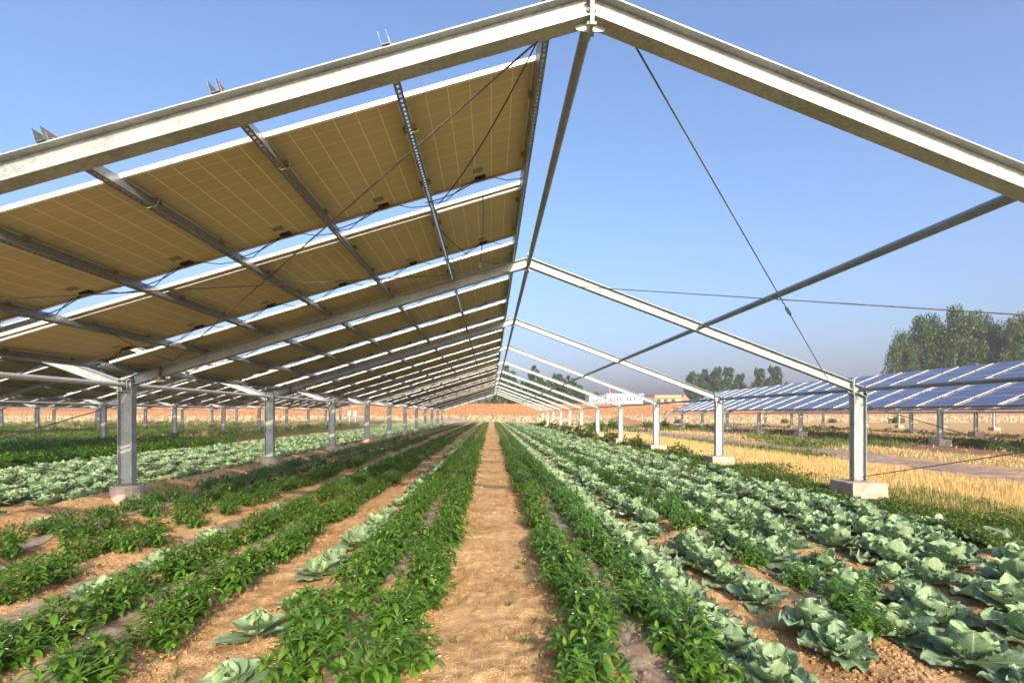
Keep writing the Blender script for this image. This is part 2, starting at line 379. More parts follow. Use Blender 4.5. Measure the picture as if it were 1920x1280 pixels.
# ------------------------------------------------------------------ sheds
FR0, FRS, NFR = 3.75, 6.31, 12
ROW0, ROWP, PLEN, NROW = 4.455, 2.40, 2.01, 28
class Shed:
    def __init__(s, xr, hl=7.38, hr=6.40, zr=4.47, sl=.309, sr=.370, y0=3.75, r0=4.455):
        s.y0, s.r0 = y0, r0
        s.xr, s.hl, s.hr, s.zr, s.sl, s.sr = xr, hl, hr, zr, sl, sr
        s.xl, s.xR = xr-hl, xr+hr
    def zl(s, x): return s.zr - s.sl*(s.xr-x)
    def zR(s, x): return s.zr - s.sr*(x-s.xr)
    def frame_y(s, k): return s.y0 + FRS*k
MAIN = Shed(.70)
HB = .090; PH = .095
def ibeam_rafter(mb, x0, x1, y, zf):
    mb.shear(x0, x1, y-.004, y+.004, zf, -HB+.010, HB-.010)
    mb.shear(x0, x1, y-.07, y+.07, zf, HB-.010, HB)
    mb.shear(x0, x1, y-.07, y+.07, zf, -HB, -HB+.010)
def bolts(mb, pts, axis=0, r=.016, l=.02):
    for (x, y, z) in pts:
        d = Vector((l if axis == 0 else 0, l if axis == 1 else 0, 0))
        mb.tube([Vector((x, y, z))-d, Vector((x, y, z))+d], r, 6)
def post(root, x, y, ztop, shape, detail, slope_top=0.0):
    """post child with footing and plates"""
    hw = .125; mb = MB(); zb = .31; t = .01
    mb.box(x-hw, x-hw+t, y-.07, y+.07, zb, ztop); mb.box(x+hw-t, x+hw, y-.07, y+.07, zb, ztop)
    mb.box(x-hw+t, x+hw-t, y-.004, y+.004, zb, ztop)
    p = mb.build('post', M['steel'], root)
    f = MB()
    if shape == 'round':
        n = 28; r = .26; ring = []
        prof = [(0,.315),(r-.02,.315),(r,.295),(r+.006,.0),(r+.01,-.25)]
        vs = []; fs = []
        for (rr, z) in prof[1:]:
            for k in range(n): a = 2*math.pi*k/n; vs.append((x+rr*math.cos(a), y+rr*math.sin(a), z))
        for i in range(len(prof)-2):
            for k in range(n): fs.append((i*n+k, i*n+(k+1)%n, (i+1)*n+(k+1)%n, (i+1)*n+k))
        fs.append(tuple(range(n))); f.add(vs, fs)
    else:
        q = .34; b = .02; z1 = .315
        vs = []; fs = []
        for (e, z) in ((q, -.25), (q, z1-b), (q-b, z1)):
            vs += [(x-e, y-e, z), (x+e, y-e, z), (x+e, y+e, z), (x-e, y+e, z)]
        for i in range(2):
            for k in range(4): fs.append((i*4+k, i*4+(k+1)%4, (i+1)*4+(k+1)%4, (i+1)*4+k))
        fs.append((8, 9, 10, 11)); f.add(vs, fs)
        if detail: f.box(x-q-.006, x+q+.006, y-q-.006, y+q+.006, .10, .108)
    fo = f.build('footing', M['concrete'], p)
    if detail:
        bm = bmesh.new(); bm.from_mesh(fo.data)
        if shape != 'round':
            bmesh.ops.subdivide_edges(bm, edges=bm.edges[:], cuts=7, use_grid_fill=True)
        rr_ = random.Random(int(y*10))
        for vv in bm.verts:
            vv.co += Vector((rr_.uniform(-1, 1), rr_.uniform(-1, 1), rr_.uniform(-1, .6)))*.005
        bm.to_mesh(fo.data); bm.free()
    if detail:
        b = MB(); b.box(x-.16, x+.16, y-.11, y+.11, .316, .330)
        bolts(b, [])
        for sx in (-.1, .1):
            for sy in (-.085, .085): b.tube([(x+sx, y+sy, .33), (x+sx, y+sy, .375)], .010, 6)
        b.build('base_plate', M['bolt'], p)
    return p
def build_shed(sh, label, lposts='round', rposts='square', own_right=True, ks=range(NFR), detail=1, end_left=False, cols=6, pan_start=None, right_strut_dark=True, neighbour_left=True):
    root = empty('shed_frame', (sh.xr, sh.frame_y(0), 0), label, 'steel frame', 'steel shed frames over the field')
    ks = list(ks)
    for k in ks:
        y = sh.frame_y(k); near = detail and k <= 3
        # left rafter
        xl0, xl1 = sh.xl+.127, sh.xr-.013
        mb = MB(); ibeam_rafter(mb, xl0, xl1, y, sh.zl); raf = mb.build('rafter', M['steel'], root)
        if near:
            sp = MB(); xs_ = sh.xl+.62; z = sh.zl(xs_)
            for dx in (-.012, .002): sp.box(xs_+dx, xs_+dx+.010, y-.09, y+.09, z-.14, z+.115)
            bolts(sp, [(xs_-.001, y+sy*.05, z+dz) for sy in (-1, 1) for dz in (-.11, -.04, .04)])
            sp.box(xs_-.08, xs_+.08, y-.055, y+.055, z-.18, z-.142)
            sp.build('splice_plate', M['bolt'], raf)
        xr0, xr1 = sh.xr+.013, sh.xR-.145
        mb = MB(); ibeam_rafter(mb, xr0, xr1, y, sh.zR); rar = mb.build('rafter', M['steel'], root)
        if True:
            sp = MB(); z = sh.zr
            sp.box(sh.xr-.0125, sh.xr-.001, y-.085, y+.085, z-.17, z+.16); sp.box(sh.xr+.001, sh.xr+.0125, y-.085, y+.085, z-.17, z+.16)
            if near:
                bolts(sp, [(sh.xr, y+sy*.055, z+dz) for sy in (-1, 1) for dz in (-.145, -.05, .045, .125)], 0, .013, .035)
                for s_ in (-1, 1):
                    zf = (sh.zl if s_ < 0 else sh.zR)
                    a, b = sh.xr+s_*.013, sh.xr+s_*.115
                    sp.prism([(a, zf(a)-HB-.001), (b, zf(b)-HB-.001), (sh.xr+s_*.10, zf(b)-HB-.03), (sh.xr+s_*.05, z-.165), (a, z-.17)], y-.005, y+.005)
            sp.build('ridge_plate', M['steel'], rar)
        if near:
            xx = sh.xR-.135; z = sh.zR(xx); sp = MB()
            sp.box(xx-.010, xx, y-.085, y+.085, z-.17, z+.14); sp.box(xx+.001, xx+.010, y-.085, y+.085, z-.17, z+.14)
            bolts(sp, [(xx, y+sy*.055, z+dz) for sy in (-1, 1) for dz in (-.135, -.05, .04, .11)], 0, .013, .028)
            sp.prism([(xx-.011, z-.087), (xx-.011, z-.17), (xx-.13, z-.04)], y-.005, y+.005)
            sp.build('eave_plate', M['steel'], rar)
        # left post with boxed head
        zt = sh.zl(sh.xl)+.0
        p = post(root, sh.xl, y, zt-.17, lposts, near)
        hd = MB(); hd.box(sh.xl-.15, sh.xl+.15, y-.09, y+.09, zt-.169, zt-.157); hd.box(sh.xl-.15, sh.xl+.15, y-.09, y+.09, zt+.045, zt+.057)
        for dx in (-.125, -.045, .035, .115): hd.box(sh.xl+dx, sh.xl+dx+.010, y-.08, y+.08, zt-.156, zt+.044)
        hd.box(sh.xl-.114, sh.xl+.114, y-.003, y+.003, zt-.156, zt+.044)
        hd.build('post_head', M['steel'], p)
        if own_right:
            x = sh.xR; zc = sh.zR(x)
            p = post(root, x, y, sh.zR(x)-.09, rposts, near)
            hd = MB()
            hd.shear(x-.124, x+.145, y-.075, y+.075, sh.zR, -.115, -.105); hd.shear(x-.124, x+.145, y-.075, y+.075, sh.zR, .045, .055)
            hd.shear(x-.124, x+.124, y-.0045, y+.0045, sh.zR, -.104, .044)
            hd.box(x+.115, x+.125, y-.07, y+.07, sh.zR(x+.12)-.102, sh.zR(x+.12)+.042)
            hd.build('post_head', M['steel'], p)
    # long pipes, one per bay
    for a, b in zip(ks[:-1], ks[1:]):
        y0, y1 = sh.frame_y(a)+.02, sh.frame_y(b)-.02; n = 12 if detail else 8
        def pipe(nm, x, z, r, mat, e=.085):
            t = MB(); t.tube([(x, y0+e, z), (x, y1-e, z)], r, n)
            t.box(x-.006, x+.006, y0-.0, y0+e+.06, z-.045, z+.045); t.box(x-.006, x+.006, y1-e-.06, y1+.0, z-.045, z+.045)
            t.build(nm, M[mat], root, smooth=False)
            for pl in (): pass
        pipe('ridge_pipe', sh.xr-.005, sh.zr-.06, .042, 'pipe')
        pipe('eave_pipe', sh.xl, sh.zl(sh.xl)-.05, .042, 'pipe_l')
        if own_right: pipe('eave_pipe', sh.xR+.03, sh.zR(sh.xR)-.02, .040, 'pipe')
        if sh is MAIN: pipe('slope_pipe', 3.97, sh.zR(3.97), .045, 'pipe')
    # purlins: U channels, open upwards, slotted below
    NP = cols+1
    th = math.atan(sh.sl); ct, st_ = math.cos(th), math.sin(th)
    def tbox(mb, x, z, a0, a1, y0, y1, b0, b1):
        q = [(a0, b0), (a1, b0), (a1, b1), (a0, b1)]; pts = [(x+a*ct-b*st_, z+a*st_+b*ct) for a, b in q]
        mb.add([(px_, y0, pz_) for px_, pz_ in pts]+[(px_, y1, pz_) for px_, pz_ in pts], [(0,1,2,3),(7,6,5,4),(0,4,5,1),(1,5,6,2),(2,6,7,3),(3,7,4,0)])
    for i in range(NP):
        x = sh.xr-.28-1.14*i; zb = sh.zl(x)+HB+.004; mb = MB(); w_, h_, t = .030, PH, .003
        ya, yb = sh.frame_y(ks[0])-.085, sh.frame_y(ks[-1])+.2
        tbox(mb, x, zb, -w_, -w_+t, ya, yb, 0, h_); tbox(mb, x, zb, w_-t, w_, ya, yb, 0, h_)
        ym = 13.0 if (detail and sh is MAIN) else ya
        if ym > ya:
            tbox(mb, x, zb, -w_+t, -.010, ya, ym, 0, t); tbox(mb, x, zb, .010, w_-t, ya, ym, 0, t)
            yy = ya
            while yy < ym-.05:
                tbox(mb, x, zb, -.010, .010, yy, yy+.026, 0, t); yy += .062
        tbox(mb, x, zb, -w_+t, w_-t, ym, yb, 0, t)
        pu = mb.build('purlin', M['purlin'], root)
        if detail and sh is MAIN:
            for k in ks[:5]:
                cl = MB(); y = sh.frame_y(k); tbox(cl, x, zb, w_+.001, w_+.006, y-.05, y+.05, -.002, .07)
                bolts(cl, [(x+w_-.006, y, zb+.052)], 0, .012, .014); cl.build('bracket', M['bolt'], pu)
            for r_ in range(3):
                for f_ in (.22, .78):
                    y = sh.r0+ROWP*r_+PLEN*f_
                    for s_ in ((-1, 1) if i else (-1,)):
                        cl = MB(); tbox(cl, x, zb, *sorted((s_*(w_+.002), s_*(w_+.03))), y-.03, y+.03, h_-.035, h_-.002); cl.build('clamp', M['bolt'], pu)
    return root
def gsmooth(o): pass

main_root = build_shed(MAIN, 'nearest steel frame with white beams, its ridge above the middle path')
# tie bars in the middle of each bay, between purlins of the main roof
for b_ in range(8):
    y = FR0+FRS*b_+3.1
    for i in range(6):
        xa, xb = MAIN.xr-.28-1.14*i-.031, MAIN.xr-.28-1.14*(i+1)+.031
        mb = MB(); r = .019 if i in (0, 5) else .006
        mb.tube([(xa, y, MAIN.zl(xa)+HB+.05), (xb, y, MAIN.zl(xb)+HB+.05)], r, 8)
        mb.build('tie_bar', M['pipe_l'], main_root)
# brace rods of the first bay
def rod(a, b, name='brace_rod', r=.008, knot=None, root=main_root):
    mb = MB(); mb.tube([a, b], r, 6); o = mb.build(name, M['rod'], root)
    if knot:
        A, B = Vector(a), Vector(b); d = (B-A).normalized(); c = A+(B-A)*knot; s = d.cross(Vector((0,0,1))).normalized()
        t = MB()
        for q in (-1, 1): t.tube([c-d*.16, c-d*.10+s*q*.018, c+d*.10+s*q*.018, c+d*.16], .007, 6)
        t.build('turnbuckle', M['rod'], o)
    return o
Y0, Y1 = FR0, FR0+FRS
def lz(x, d=-.09): return MAIN.zl(x)+d
def rz(x, d=-.09): return MAIN.zR(x)+d
rod((.40, Y0, lz(.40, -.08)), (-6.30, Y1, lz(-6.30, -.12)), knot=.46)
rod((-6.30, Y0, lz(-6.30, -.12)), (.40, Y1, lz(.40, -.08)), knot=.56)
rod((.98, Y0, rz(.98, -.08)), (6.55, Y1, rz(6.55, -.12)), knot=.58)
rod((6.55, Y0, rz(6.55, -.12)), (1.6, Y1, rz(1.6, -.11)), knot=.42)
for x in (MAIN.xR+.07, MAIN.xl-.08):
    rod((x, Y1, 1.80), (x, Y0, .42)); rod((x+.02, Y1, .40), (x+.02, Y0, 1.80))
# loose cables hanging from the roof
def sag(a, b, s, n=10):
    a, b = Vector(a), Vector(b); return [a+(b-a)*(i/n)-Vector((0,0,s*4*(i/n)*(1-i/n))) for i in range(n+1)]
def cable(pts, r=.0055, mat='black', label=''):
    mb = MB(); mb.tube(pts, r, 5); o = mb.build('loose_cable', M[mat]); tag(o, label, 'cable', 'loose cables hanging under the near roof')
    return o
cable(sag((.33, Y0+.05, lz(.33)), (-.66, 6.2, 3.98), .12), .006, 'black', 'black cable slanting from the first beam to the second purlin under the roof')
mb = MB(); mb.tube([(-.10, 6.35, 4.23), (-.095, 6.36, 4.0), (-.10, 6.37, 3.7), (-.13, 6.39, 3.42)], .0055, 5); mb.box(-.150, -.115, 6.375, 6.405, 3.34, 3.42)
tag(mb.build('loose_cable', M['black']), 'cable hanging straight down from the panel nearest the ridge, plug on its end', 'cable', 'loose cables hanging under the near roof')
cable(sag((-.70, 7.2, 4.1), (.12, 9.2, 4.2), .14), .006, 'black', 'drooping cable crossing beneath the second row panel by the ridge')
cable(sag((-5.2, 7.4, 2.75), (-5.6, 9.6, 2.55), .05), .006, 'black', 'drooping cable near the low eave at the left, above the white pipe')
for i, x in enumerate((-.72, -1.86, -3.0)):
    zb = MAIN.zl(x)+HB; y = 4.75
    mb = MB(); mb.tube([(x+.075, y+.08, zb+.09), (x+.07, y+.04, zb+.01), (x+.02, y, zb-.025), (x-.035, y, zb-.01), (x-.05, y+.02, zb+.07)], .003, 5)
    tag(mb.build('earth_wire', M['wire_yellow']), ('yellow green wire looped under the purlin second from the ridge', 'yellow green wire looped under the third purlin from the ridge', 'yellow green wire looped under the fourth purlin from the ridge')[i], 'wire', 'earth wires looped under the purlins')

LEFT = [Shed(.70-13.78*(i+1)) for i in range(3)]
lnames = ['steel frame of the first shed to the left, resting on the left posts',
          'steel frame of the second shed to the left, beyond the cabbage field', 'farthest left steel frame, small posts before the brick wall']
for i, sh in enumerate(LEFT): build_shed(sh, lnames[i], own_right=False, detail=0)
RIGHT = [Shed(30.8, 7.3, 6.5, 4.62, .387, .38, 1.8, 2.4), Shed(44.6, 7.3, 6.5, 4.62, .387, .38, 1.8, 2.4)]
rnames = ['steel frame of the right-hand shed carrying the blue panels above the stubble', 'far right steel frame, seen beneath the blue panels']
for i, sh in enumerate(RIGHT): build_shed(sh, rnames[i], 'square', 'square', i == 1, detail=0)

# ------------------------------------------------------------------ solar panels
PW = 1.165
def panel_meshes():
    w2, l2, h = PW/2, PLEN/2, .038
    lam = MB(); lam.box(-w2+.004, w2-.004, -l2+.004, l2-.004, .022, .034)
    me = lam.mesh('laminate'); 
    uv = me.uv_layers.new(name='UVMap')
    for p in me.polygons:
        p.material_index = 1 if p.normal.z > .5 else 0
        for li in p.loop_indices:
            co = me.vertices[me.loops[li].vertex_index].co; uv.data[li].uv = ((co.x+w2)/PW*6, (co.y+l2)/PLEN*10)
    me.materials.append(M['backsheet']); me.materials.append(M['cells'])
    fr = MB(); t = .004; f = .028
    for s_ in (-1, 1):
        fr.box(*sorted((s_*w2, s_*(w2-t))), -l2, l2, 0, h); fr.box(*sorted((s_*(w2-t-.0005), s_*(w2-f))), -l2+f, l2-f, 0, .003)
        fr.box(-w2+t, w2-t, *sorted((s_*l2, s_*(l2-t))), 0, h); fr.box(-w2+t, w2-t, *sorted((s_*(l2-t-.0005), s_*(l2-f))), .0, .003)
    fme = fr.mesh('panel_frame'); fme.materials.append(M['alu'])
    jb = MB(); jb.box(-.01, .115, l2-.135, l2-.06, -.004, .0215); jb.box(.0, .10, l2-.125, l2-.07, -.014, -.0041)
    jme = jb.mesh('junction_box'); jme.materials.append(M['black'])
    st = MB(); st.box(-.03, .09, l2-.33, l2-.22, .0205, .0217); sme = st.mesh('sticker'); sme.materials.append(M['sticker'])
    cms = []
    for v_ in range(3):
        cb = MB(); a = (0, l2-.10, -.004); dz = (-.05, -.09, -.03)[v_]
        cb.tube([a, (-.10, l2-.08, -.03), (-.3, l2-.03+.01*v_, -.035+dz*.4), (-.5, l2+.02, -.02+dz*.6), (-.66, l2+.05, -.03)], .006, 5)
        cb.tube([a, (-.12, l2-.10, -.02), (-.26, l2-.06, -.05), (-.42, l2-.0, -.05+dz), (-.60, l2+.06, -.05)], .005, 5)
        cb.tube([(.10, l2-.10, -.004), (.22, l2-.06, -.015), (.36, l2+.02, -.03+dz*.5), (.56, l2+.04, -.03+dz), (.62, l2+.05, -.02)], .005, 5)
        if v_ == 1: cb.tube([(-.58, l2+.05, -.03), (-.62, l2+.02, -.10), (-.56, l2-.01, -.12), (-.5, l2+.03, -.05)], .004, 5)
        cm = cb.mesh('cable'); cm.materials.append(M['black']); cms.append(cm)
    return me, fme, jme, sme, cms
LAM, FRM, JBX, STK, CBL = panel_meshes()
ORD = ['first','second','third','fourth','fifth','sixth','seventh','eighth','ninth','tenth','eleventh','twelfth']
def ordn(n):
    if n < 12: return ORD[n]
    n += 1; return '%d%s' % (n, 'th' if 10 < n % 100 < 14 else {1:'st',2:'nd',3:'rd'}.get(n % 10, 'th'))
def proj(x, y, z):
    d = y+.039*x; return 921+FPX*x/d, 777-FPX*(z-EYE)/d
def UX(u, y):
    t = (u-921)/1000; return t*y/(1-.039*t)
cands = []
SHEDS = [('near', MAIN, 1.0)] + [('right', RIGHT[0], 1.2)] + [('left%d' % i, s_, .3) for i, s_ in enumerate(LEFT)] + [('right2', RIGHT[1], .05)]
for nm, sh, wgt in SHEDS:
    for r_ in range(NROW):
        for c_ in range(6):
            x = sh.xr-.28-1.14*(c_+.5)-PH*math.sin(math.atan(sh.sl)); y = sh.r0+ROWP*r_+PLEN/2; zz = sh.zl(x)+HB+.006+PH*math.sqrt(1+sh.sl**2)
            u, v_ = proj(x, y, zz); seen = (-120 < u < 2040 and -60 < v_ < 1300)
            cands.append(((wgt/(y*y)) if seen else 0, nm, sh, r_, c_, (x, y, zz)))
cands.sort(key=lambda t: -t[0])
rowoff = {}
for t in cands[:300]: rowoff[t[1]] = min(rowoff.get(t[1], 99), t[3])
where = {'near': 'underside of a solar panel in the nearest roof', 'right': 'blue solar panel on the right-hand roof', 'left0': 'panel underside in the first roof to the left',
         'left1': 'panel underside in the second roof to the left', 'left2': 'panel underside in the farthest left roof', 'right2': 'panel of the far right roof'}
grp = {'near': 'solar panels on the nearest roof', 'right': 'solar panels on the right-hand roof'}
rest = []
for i, (sc_, nm, sh, r_, c_, loc) in enumerate(cands):
    rot = Euler((random.uniform(-.002, .002), -math.atan(sh.sl), 0)); loc = (loc[0], loc[1], loc[2]+random.uniform(0, .003))
    if i < 300 and sc_ > 0:
        lab = '%s, %s row away, %s from the ridge' % (where[nm], ordn(r_-rowoff[nm]), ordn(c_))
        e = empty('solar_panel', loc, lab, 'solar panel', grp.get(nm, 'solar panels on the left-hand roofs')); e.rotation_euler = rot
        link('laminate', LAM, [], e); link('frame', FRM, [], e)
        if nm != 'right':
            j = link('junction_box', JBX, [], e)
            if sc_ > 1/45**2: link('cable', CBL[(r_*7+c_*3) % 3], [], j)
            if sc_ > 1/25**2: link('sticker', STK, [], e)
    else: rest.append((loc, rot))
# the remaining panels: one object
def meshnp(me):
    V = np.empty(len(me.vertices)*3, np.float32); me.vertices.foreach_get('co', V); F = np.empty(len(me.loops), np.int32); me.loops.foreach_get('vertex_index', F)
    return V.reshape(-1, 3), F.reshape(-1, 4)
LV, LF = meshnp(LAM); FV, FF = meshnp(FRM); luv = np.empty(len(LAM.loops)*2, np.float32); LAM.uv_layers[0].data.foreach_get('uv', luv)
lmi = np.array([p.material_index for p in LAM.polygons]); Vs, Fs, Us, Ms = [], [], [], []; base = 0
for loc, rot in rest:
    Mx = np.array(rot.to_matrix()); 
    for (V_, F_, U_, mi_) in ((LV, LF, luv.reshape(-1, 2), lmi), (FV, FF, np.zeros((FF.size, 2)), np.full(len(FF), 2))):
        Vs.append(V_@Mx.T+np.array(loc)); Fs.append(F_+base); base += len(V_); Us.append(U_); Ms.append(mi_)
o = link('solar_panel', npmesh('solar_panel_rest', np.concatenate(Vs), np.concatenate(Fs), np.concatenate(Us), np.concatenate(Ms)), [M['backsheet'], M['cells'], M['alu']])
tag(o, 'all the farther solar panels on the roofs at the sides', 'solar panels', None, 'stuff')

# ------------------------------------------------------------------ plants: templates
def quadgrid(nu, nv, base):
    return [(base+i*(nv+1)+j, base+(i+1)*(nv+1)+j, base+(i+1)*(nv+1)+j+1, base+i*(nv+1)+j+1) for i in range(nu) for j in range(nv)]
class T:
    def __init__(s): s.V = []; s.F = []; s.U = []; s.M = []
    def grid(s, pts, nu, nv, mi=0):
        """pts[(i,j)] -> (Vector, uv)"""
        b = len(s.V)
        for i in range(nu+1):
            for j in range(nv+1): s.V.append(pts[i][j][0])
        for i in range(nu):
            for j in range(nv):
                s.F.append((b+i*(nv+1)+j, b+(i+1)*(nv+1)+j, b+(i+1)*(nv+1)+j+1, b+i*(nv+1)+j+1)); s.M.append(mi)
                for a, c in ((i, j), (i+1, j), (i+1, j+1), (i, j+1)): s.U.append(pts[a][c][1])
    def np(s): return (np.array([tuple(v) for v in s.V], np.float32), np.array(s.F, np.int32), np.array(s.U, np.float32), np.array(s.M, np.int32))
rnd = random.Random(3)
def add_leaf(t, org, yaw, pitch, Ln, W, nu=2, nv=3, droop=.6, fold=.25, mi=0, ruffle=0.0, wf=None, cup=0.0, k=5, ph=0.0, roll=0.0, rd=0.0):
    """blade: j along the length, i across"""
    cy, sy = math.cos(yaw), math.sin(yaw)
    pts = [[None]*(nv+1) for _ in range(nu+1)]
    pos = Vector((0, 0, 0)); pr = 0; zr = 0
    # path
    path = []; x = z = 0; a = pitch; st = Ln/nv
    for j in range(nv+1):
        path.append((x, z, a)); x += math.cos(a)*st; z += math.sin(a)*st; a -= droop/nv
    for j in range(nv+1):
        tt = j/nv; wv = (wf(tt) if wf else math.sin(math.pi*min(1, tt*.97+.03)**.8))*W*.5
        x, z, a = path[j]
        x0_, z0_ = x, z
        for i in range(nu+1):
            s_ = (i/nu*2-1); off = s_*wv; q_ = rd*s_*s_*tt**1.5*Ln; x, z = x0_-q_*math.cos(a), z0_-q_*math.sin(a)
            h = fold*abs(off) + cup*s_*s_*W*.5*tt + ruffle*W*abs(s_)**2.5*math.sin(k*tt*math.pi+ph+s_*1.7)*(.2+.8*tt)
            h += ruffle*W*.8*tt**7*math.sin(s_*6.5+ph)
            px = x - math.sin(a)*h; pz = z + math.cos(a)*h; pyy = off*math.cos(roll); pz += off*math.sin(roll)
            pts[i][j] = (Vector((org[0]+px*cy-pyy*sy, org[1]+px*sy+pyy*cy, org[2]+pz)), (i/nu, tt))
    t.grid(pts, nu, nv, mi)
def cabbage(hi=True, seed=0, open_=0):
    r = random.Random(seed); t = T(); n = 15 if hi else 8
    if open_: n = 8
    for i in range(n):
        f = i/(n-1); yaw = i*2.39996+r.uniform(-.25, .25)
        Ln = (.35-.15*f)*r.uniform(.85, 1.12); W = (.30-.10*f)*r.uniform(.9, 1.15)
        pitch = R(9+52*f+r.uniform(-8, 8)); droop = R(24-58*f)+r.uniform(-.15, .15)
        if open_: pitch = R(10+26*f+r.uniform(-5, 5)); droop = .22; Ln *= .95
        wf = (lambda q: (.20 + .80*math.sin(math.pi*min(1, max(0, (q-.12)/.98))**1.15)**.55) if q > .13 else .16)
        wf = lambda q: .13+.87*max(0, math.sin(math.pi*min(.999, max(.001, (q-.10)*1.02))**1.25))**.6 if q > .1 else .13
        def wf2(q):
            if q < .15: return .14
            s = (q-.15)/.85; return .14+.86*(1-abs(1-s*1.8)**2.2)**.5 if s < .555 else 1-.30*((s-.555)/.445)**2
        nu, nv = (10, 9) if hi else (2, 3)
        add_leaf(t, (math.cos(yaw)*.015, math.sin(yaw)*.015, .04+.05*f), yaw, pitch, Ln, W, nu, nv, droop, .02, 0,
                 (r.uniform(.02, .04) if open_ else r.uniform(.06, .12)) if hi else .08, wf2, (.12 if not open_ else .03)+.30*f, r.uniform(5, 9), r.uniform(0, 6), 0, .26)
    leaves = t.np(); t2 = T(); n2 = 7 if hi else 2
    for i in range(n2):
        yaw = i*2.39996+1+r.uniform(-.2, .2); f = i/n2
        add_leaf(t2, (math.cos(yaw+math.pi)*.012, math.sin(yaw+math.pi)*.012, .09), yaw, R(62+16*f), .17-.03*f, .17, 6 if hi else 2, 5 if hi else 3, R(-75-25*f)*-1.1 if False else R(-70), .08, 1,
                 .05, lambda q: .3+.7*math.sin(math.pi*min(1, q*.85+.1))**.7, .45, 4, r.uniform(0, 6))
    return leaves, t2.np()
def pepper(seed=0, hi=True, lod=0):
    r = random.Random(seed); t = T(); st = MB(); H = .30
    heads = []
    nb = 18 if lod == 0 else (8 if lod == 1 else 6)
    if hi: st.tube([(0,0,-.03), (.004,0,.08), (0,.006,.15)], [.007,.006,.005], 5)
    for i in range(nb):
        a = i*2.4+r.uniform(-.5, .5); q = math.sqrt((i+.5)/nb); rad = .215*q*r.uniform(.8, 1.15)
        z = H*r.uniform(.85, 1.22)-.14*q*q
        p = Vector((math.cos(a)*rad, math.sin(a)*rad, z)); heads.append((p, a, q))
        if hi: st.tube([(0,0,.12), (p.x*.45, p.y*.45, .12+(z-.12)*.55), tuple(p)], [.0045,.0035,.0025], 4)
    nl, NU, NV = ((9, 2, 3), (5, 2, 2), (4, 2, 1))[lod] if lod < 3 else (4, 1, 1)
    big = (1, 1.35, 1.9)[lod]
    for p, a, q in heads:
        for k in range(nl):
            yaw = k*2.39996+a+r.uniform(-.3, .3); f = k/nl
            Ln = (.090-.048*f)*r.uniform(.75, 1.25)*big; W = Ln*r.uniform(.34, .46)
            add_leaf(t, (p.x, p.y, p.z-.035*(1-f)), yaw, R(-5+62*f+r.uniform(-12, 12)), Ln, W, NU, NV, R(55-25*f), .30, 0, 0, lambda u: math.sin(math.pi*min(.985, .06+u*.93)**.72)**.9)
        if lod == 0:      # lower leaves along the branch
            for k in range(6):
                fz = r.uniform(.2, .85); yaw = r.uniform(0, 6.28)
                add_leaf(t, (p.x*fz**.7, p.y*fz**.7, p.z*fz*.9), yaw, R(r.uniform(-35, 15)), r.uniform(.065, .10), r.uniform(.038, .055), NU, NV, R(50), .25, 0, 0, lambda u: math.sin(math.pi*min(.985, .06+u*.93)**.72)**.9)
        elif lod == 1:
            for k in range(2): add_leaf(t, (p.x*.7, p.y*.7, p.z*.5), r.uniform(0, 6.28), R(-20), .14, .07, 2, 2, .6, .2)
    if hi and lod == 0:
        for k in range(5):
            p, a, q = r.choice(heads); c = Vector((p.x+r.uniform(-.04, .04), p.y+r.uniform(-.04, .04), p.z-.02))
            add_leaf(t, c, r.uniform(0, 6), .2, .014, .014, 1, 1, 0, 0, 1, 0, lambda u: 1)
    return t.np(), st
def tmesh(name, tn, mats, smooth=True):
    me = npmesh(name, tn[0], tn[1], tn[2], tn[3], smooth)
    for m_ in mats: me.materials.append(m_)
    return me
PEP = []
for s_ in range(6):
    f_, st_ = pepper(20+s_); sm = st_.mesh('stem'); sm.materials.append(M['stem']); PEP.append((tmesh('foliage', f_, [M['pepper'], M['flower']]), sm, f_))
PEPMID = [pepper(40+s_, False, 1)[0] for s_ in range(4)]; PEPLOW = [pepper(50+s_, False, 2)[0] for s_ in range(4)]
CAB = []
for s_ in range(8):
    a_, b_ = cabbage(True, 60+s_); CAB.append((tmesh('leaves', a_, [M['cabbage'], M['cab_head']]), tmesh('heart', b_, [M['cabbage'], M['cab_head']])))
CABS = []
for s_ in range(3):
    a_, b_ = cabbage(True, 80+s_, 1); CABS.append((tmesh('leaves', a_, [M['cabbage'], M['cab_head']]), tmesh('heart', b_, [M['cabbage'], M['cab_head']])))
def catT(a, b): return (np.concatenate([a[0], b[0]]), np.concatenate([a[1], b[1]+len(a[0])]), np.concatenate([a[2], b[2]]), np.concatenate([a[3], b[3]]))
CABLOW = [catT(*cabbage(False, 90+s_)) for s_ in range(4)]

# ------------------------------------------------------------------ plants: placing
YEND = 97.0
pl = []   # (x, y, scale, line name, order)
def line(x0, y0, y1, step, name, store, jit=.05, sc=(.85, 1.15), gap=0.0, gate=None):
    y = y0; n = 0
    while y < y1:
        if rnd.random() > gap and (gate is None or gate(x0, y)):
            store.append((x0+rnd.gauss(0, jit), y+rnd.gauss(0, step*.12), rnd.uniform(*sc), name, n)); n += 1
        y += step*rnd.uniform(.85, 1.15)
peps, cabs = [], []
line(-.60, 2.95, YEND, .36, 'first line left of the path', peps)
line(-1.13, 3.1, YEND, .38, 'second line left of the path', peps, gate=lambda x, y: True)
line(-2.36, 3.0, YEND, .33, 'third line left of the path', peps, sc=(.8, 1.05), jit=.04)
line(-2.88, 3.0, YEND, .33, 'fourth line left of the path', peps, sc=(.78, 1.02), jit=.04, gap=.05)
line(-4.02, 3.3, YEND, .42, 'fifth line left of the path', peps, sc=(.68, .92), jit=.04, gap=.18)
line(-4.48, 3.6, YEND, .42, 'sixth line left of the path', peps, sc=(.7, .95), jit=.04, gap=.12)
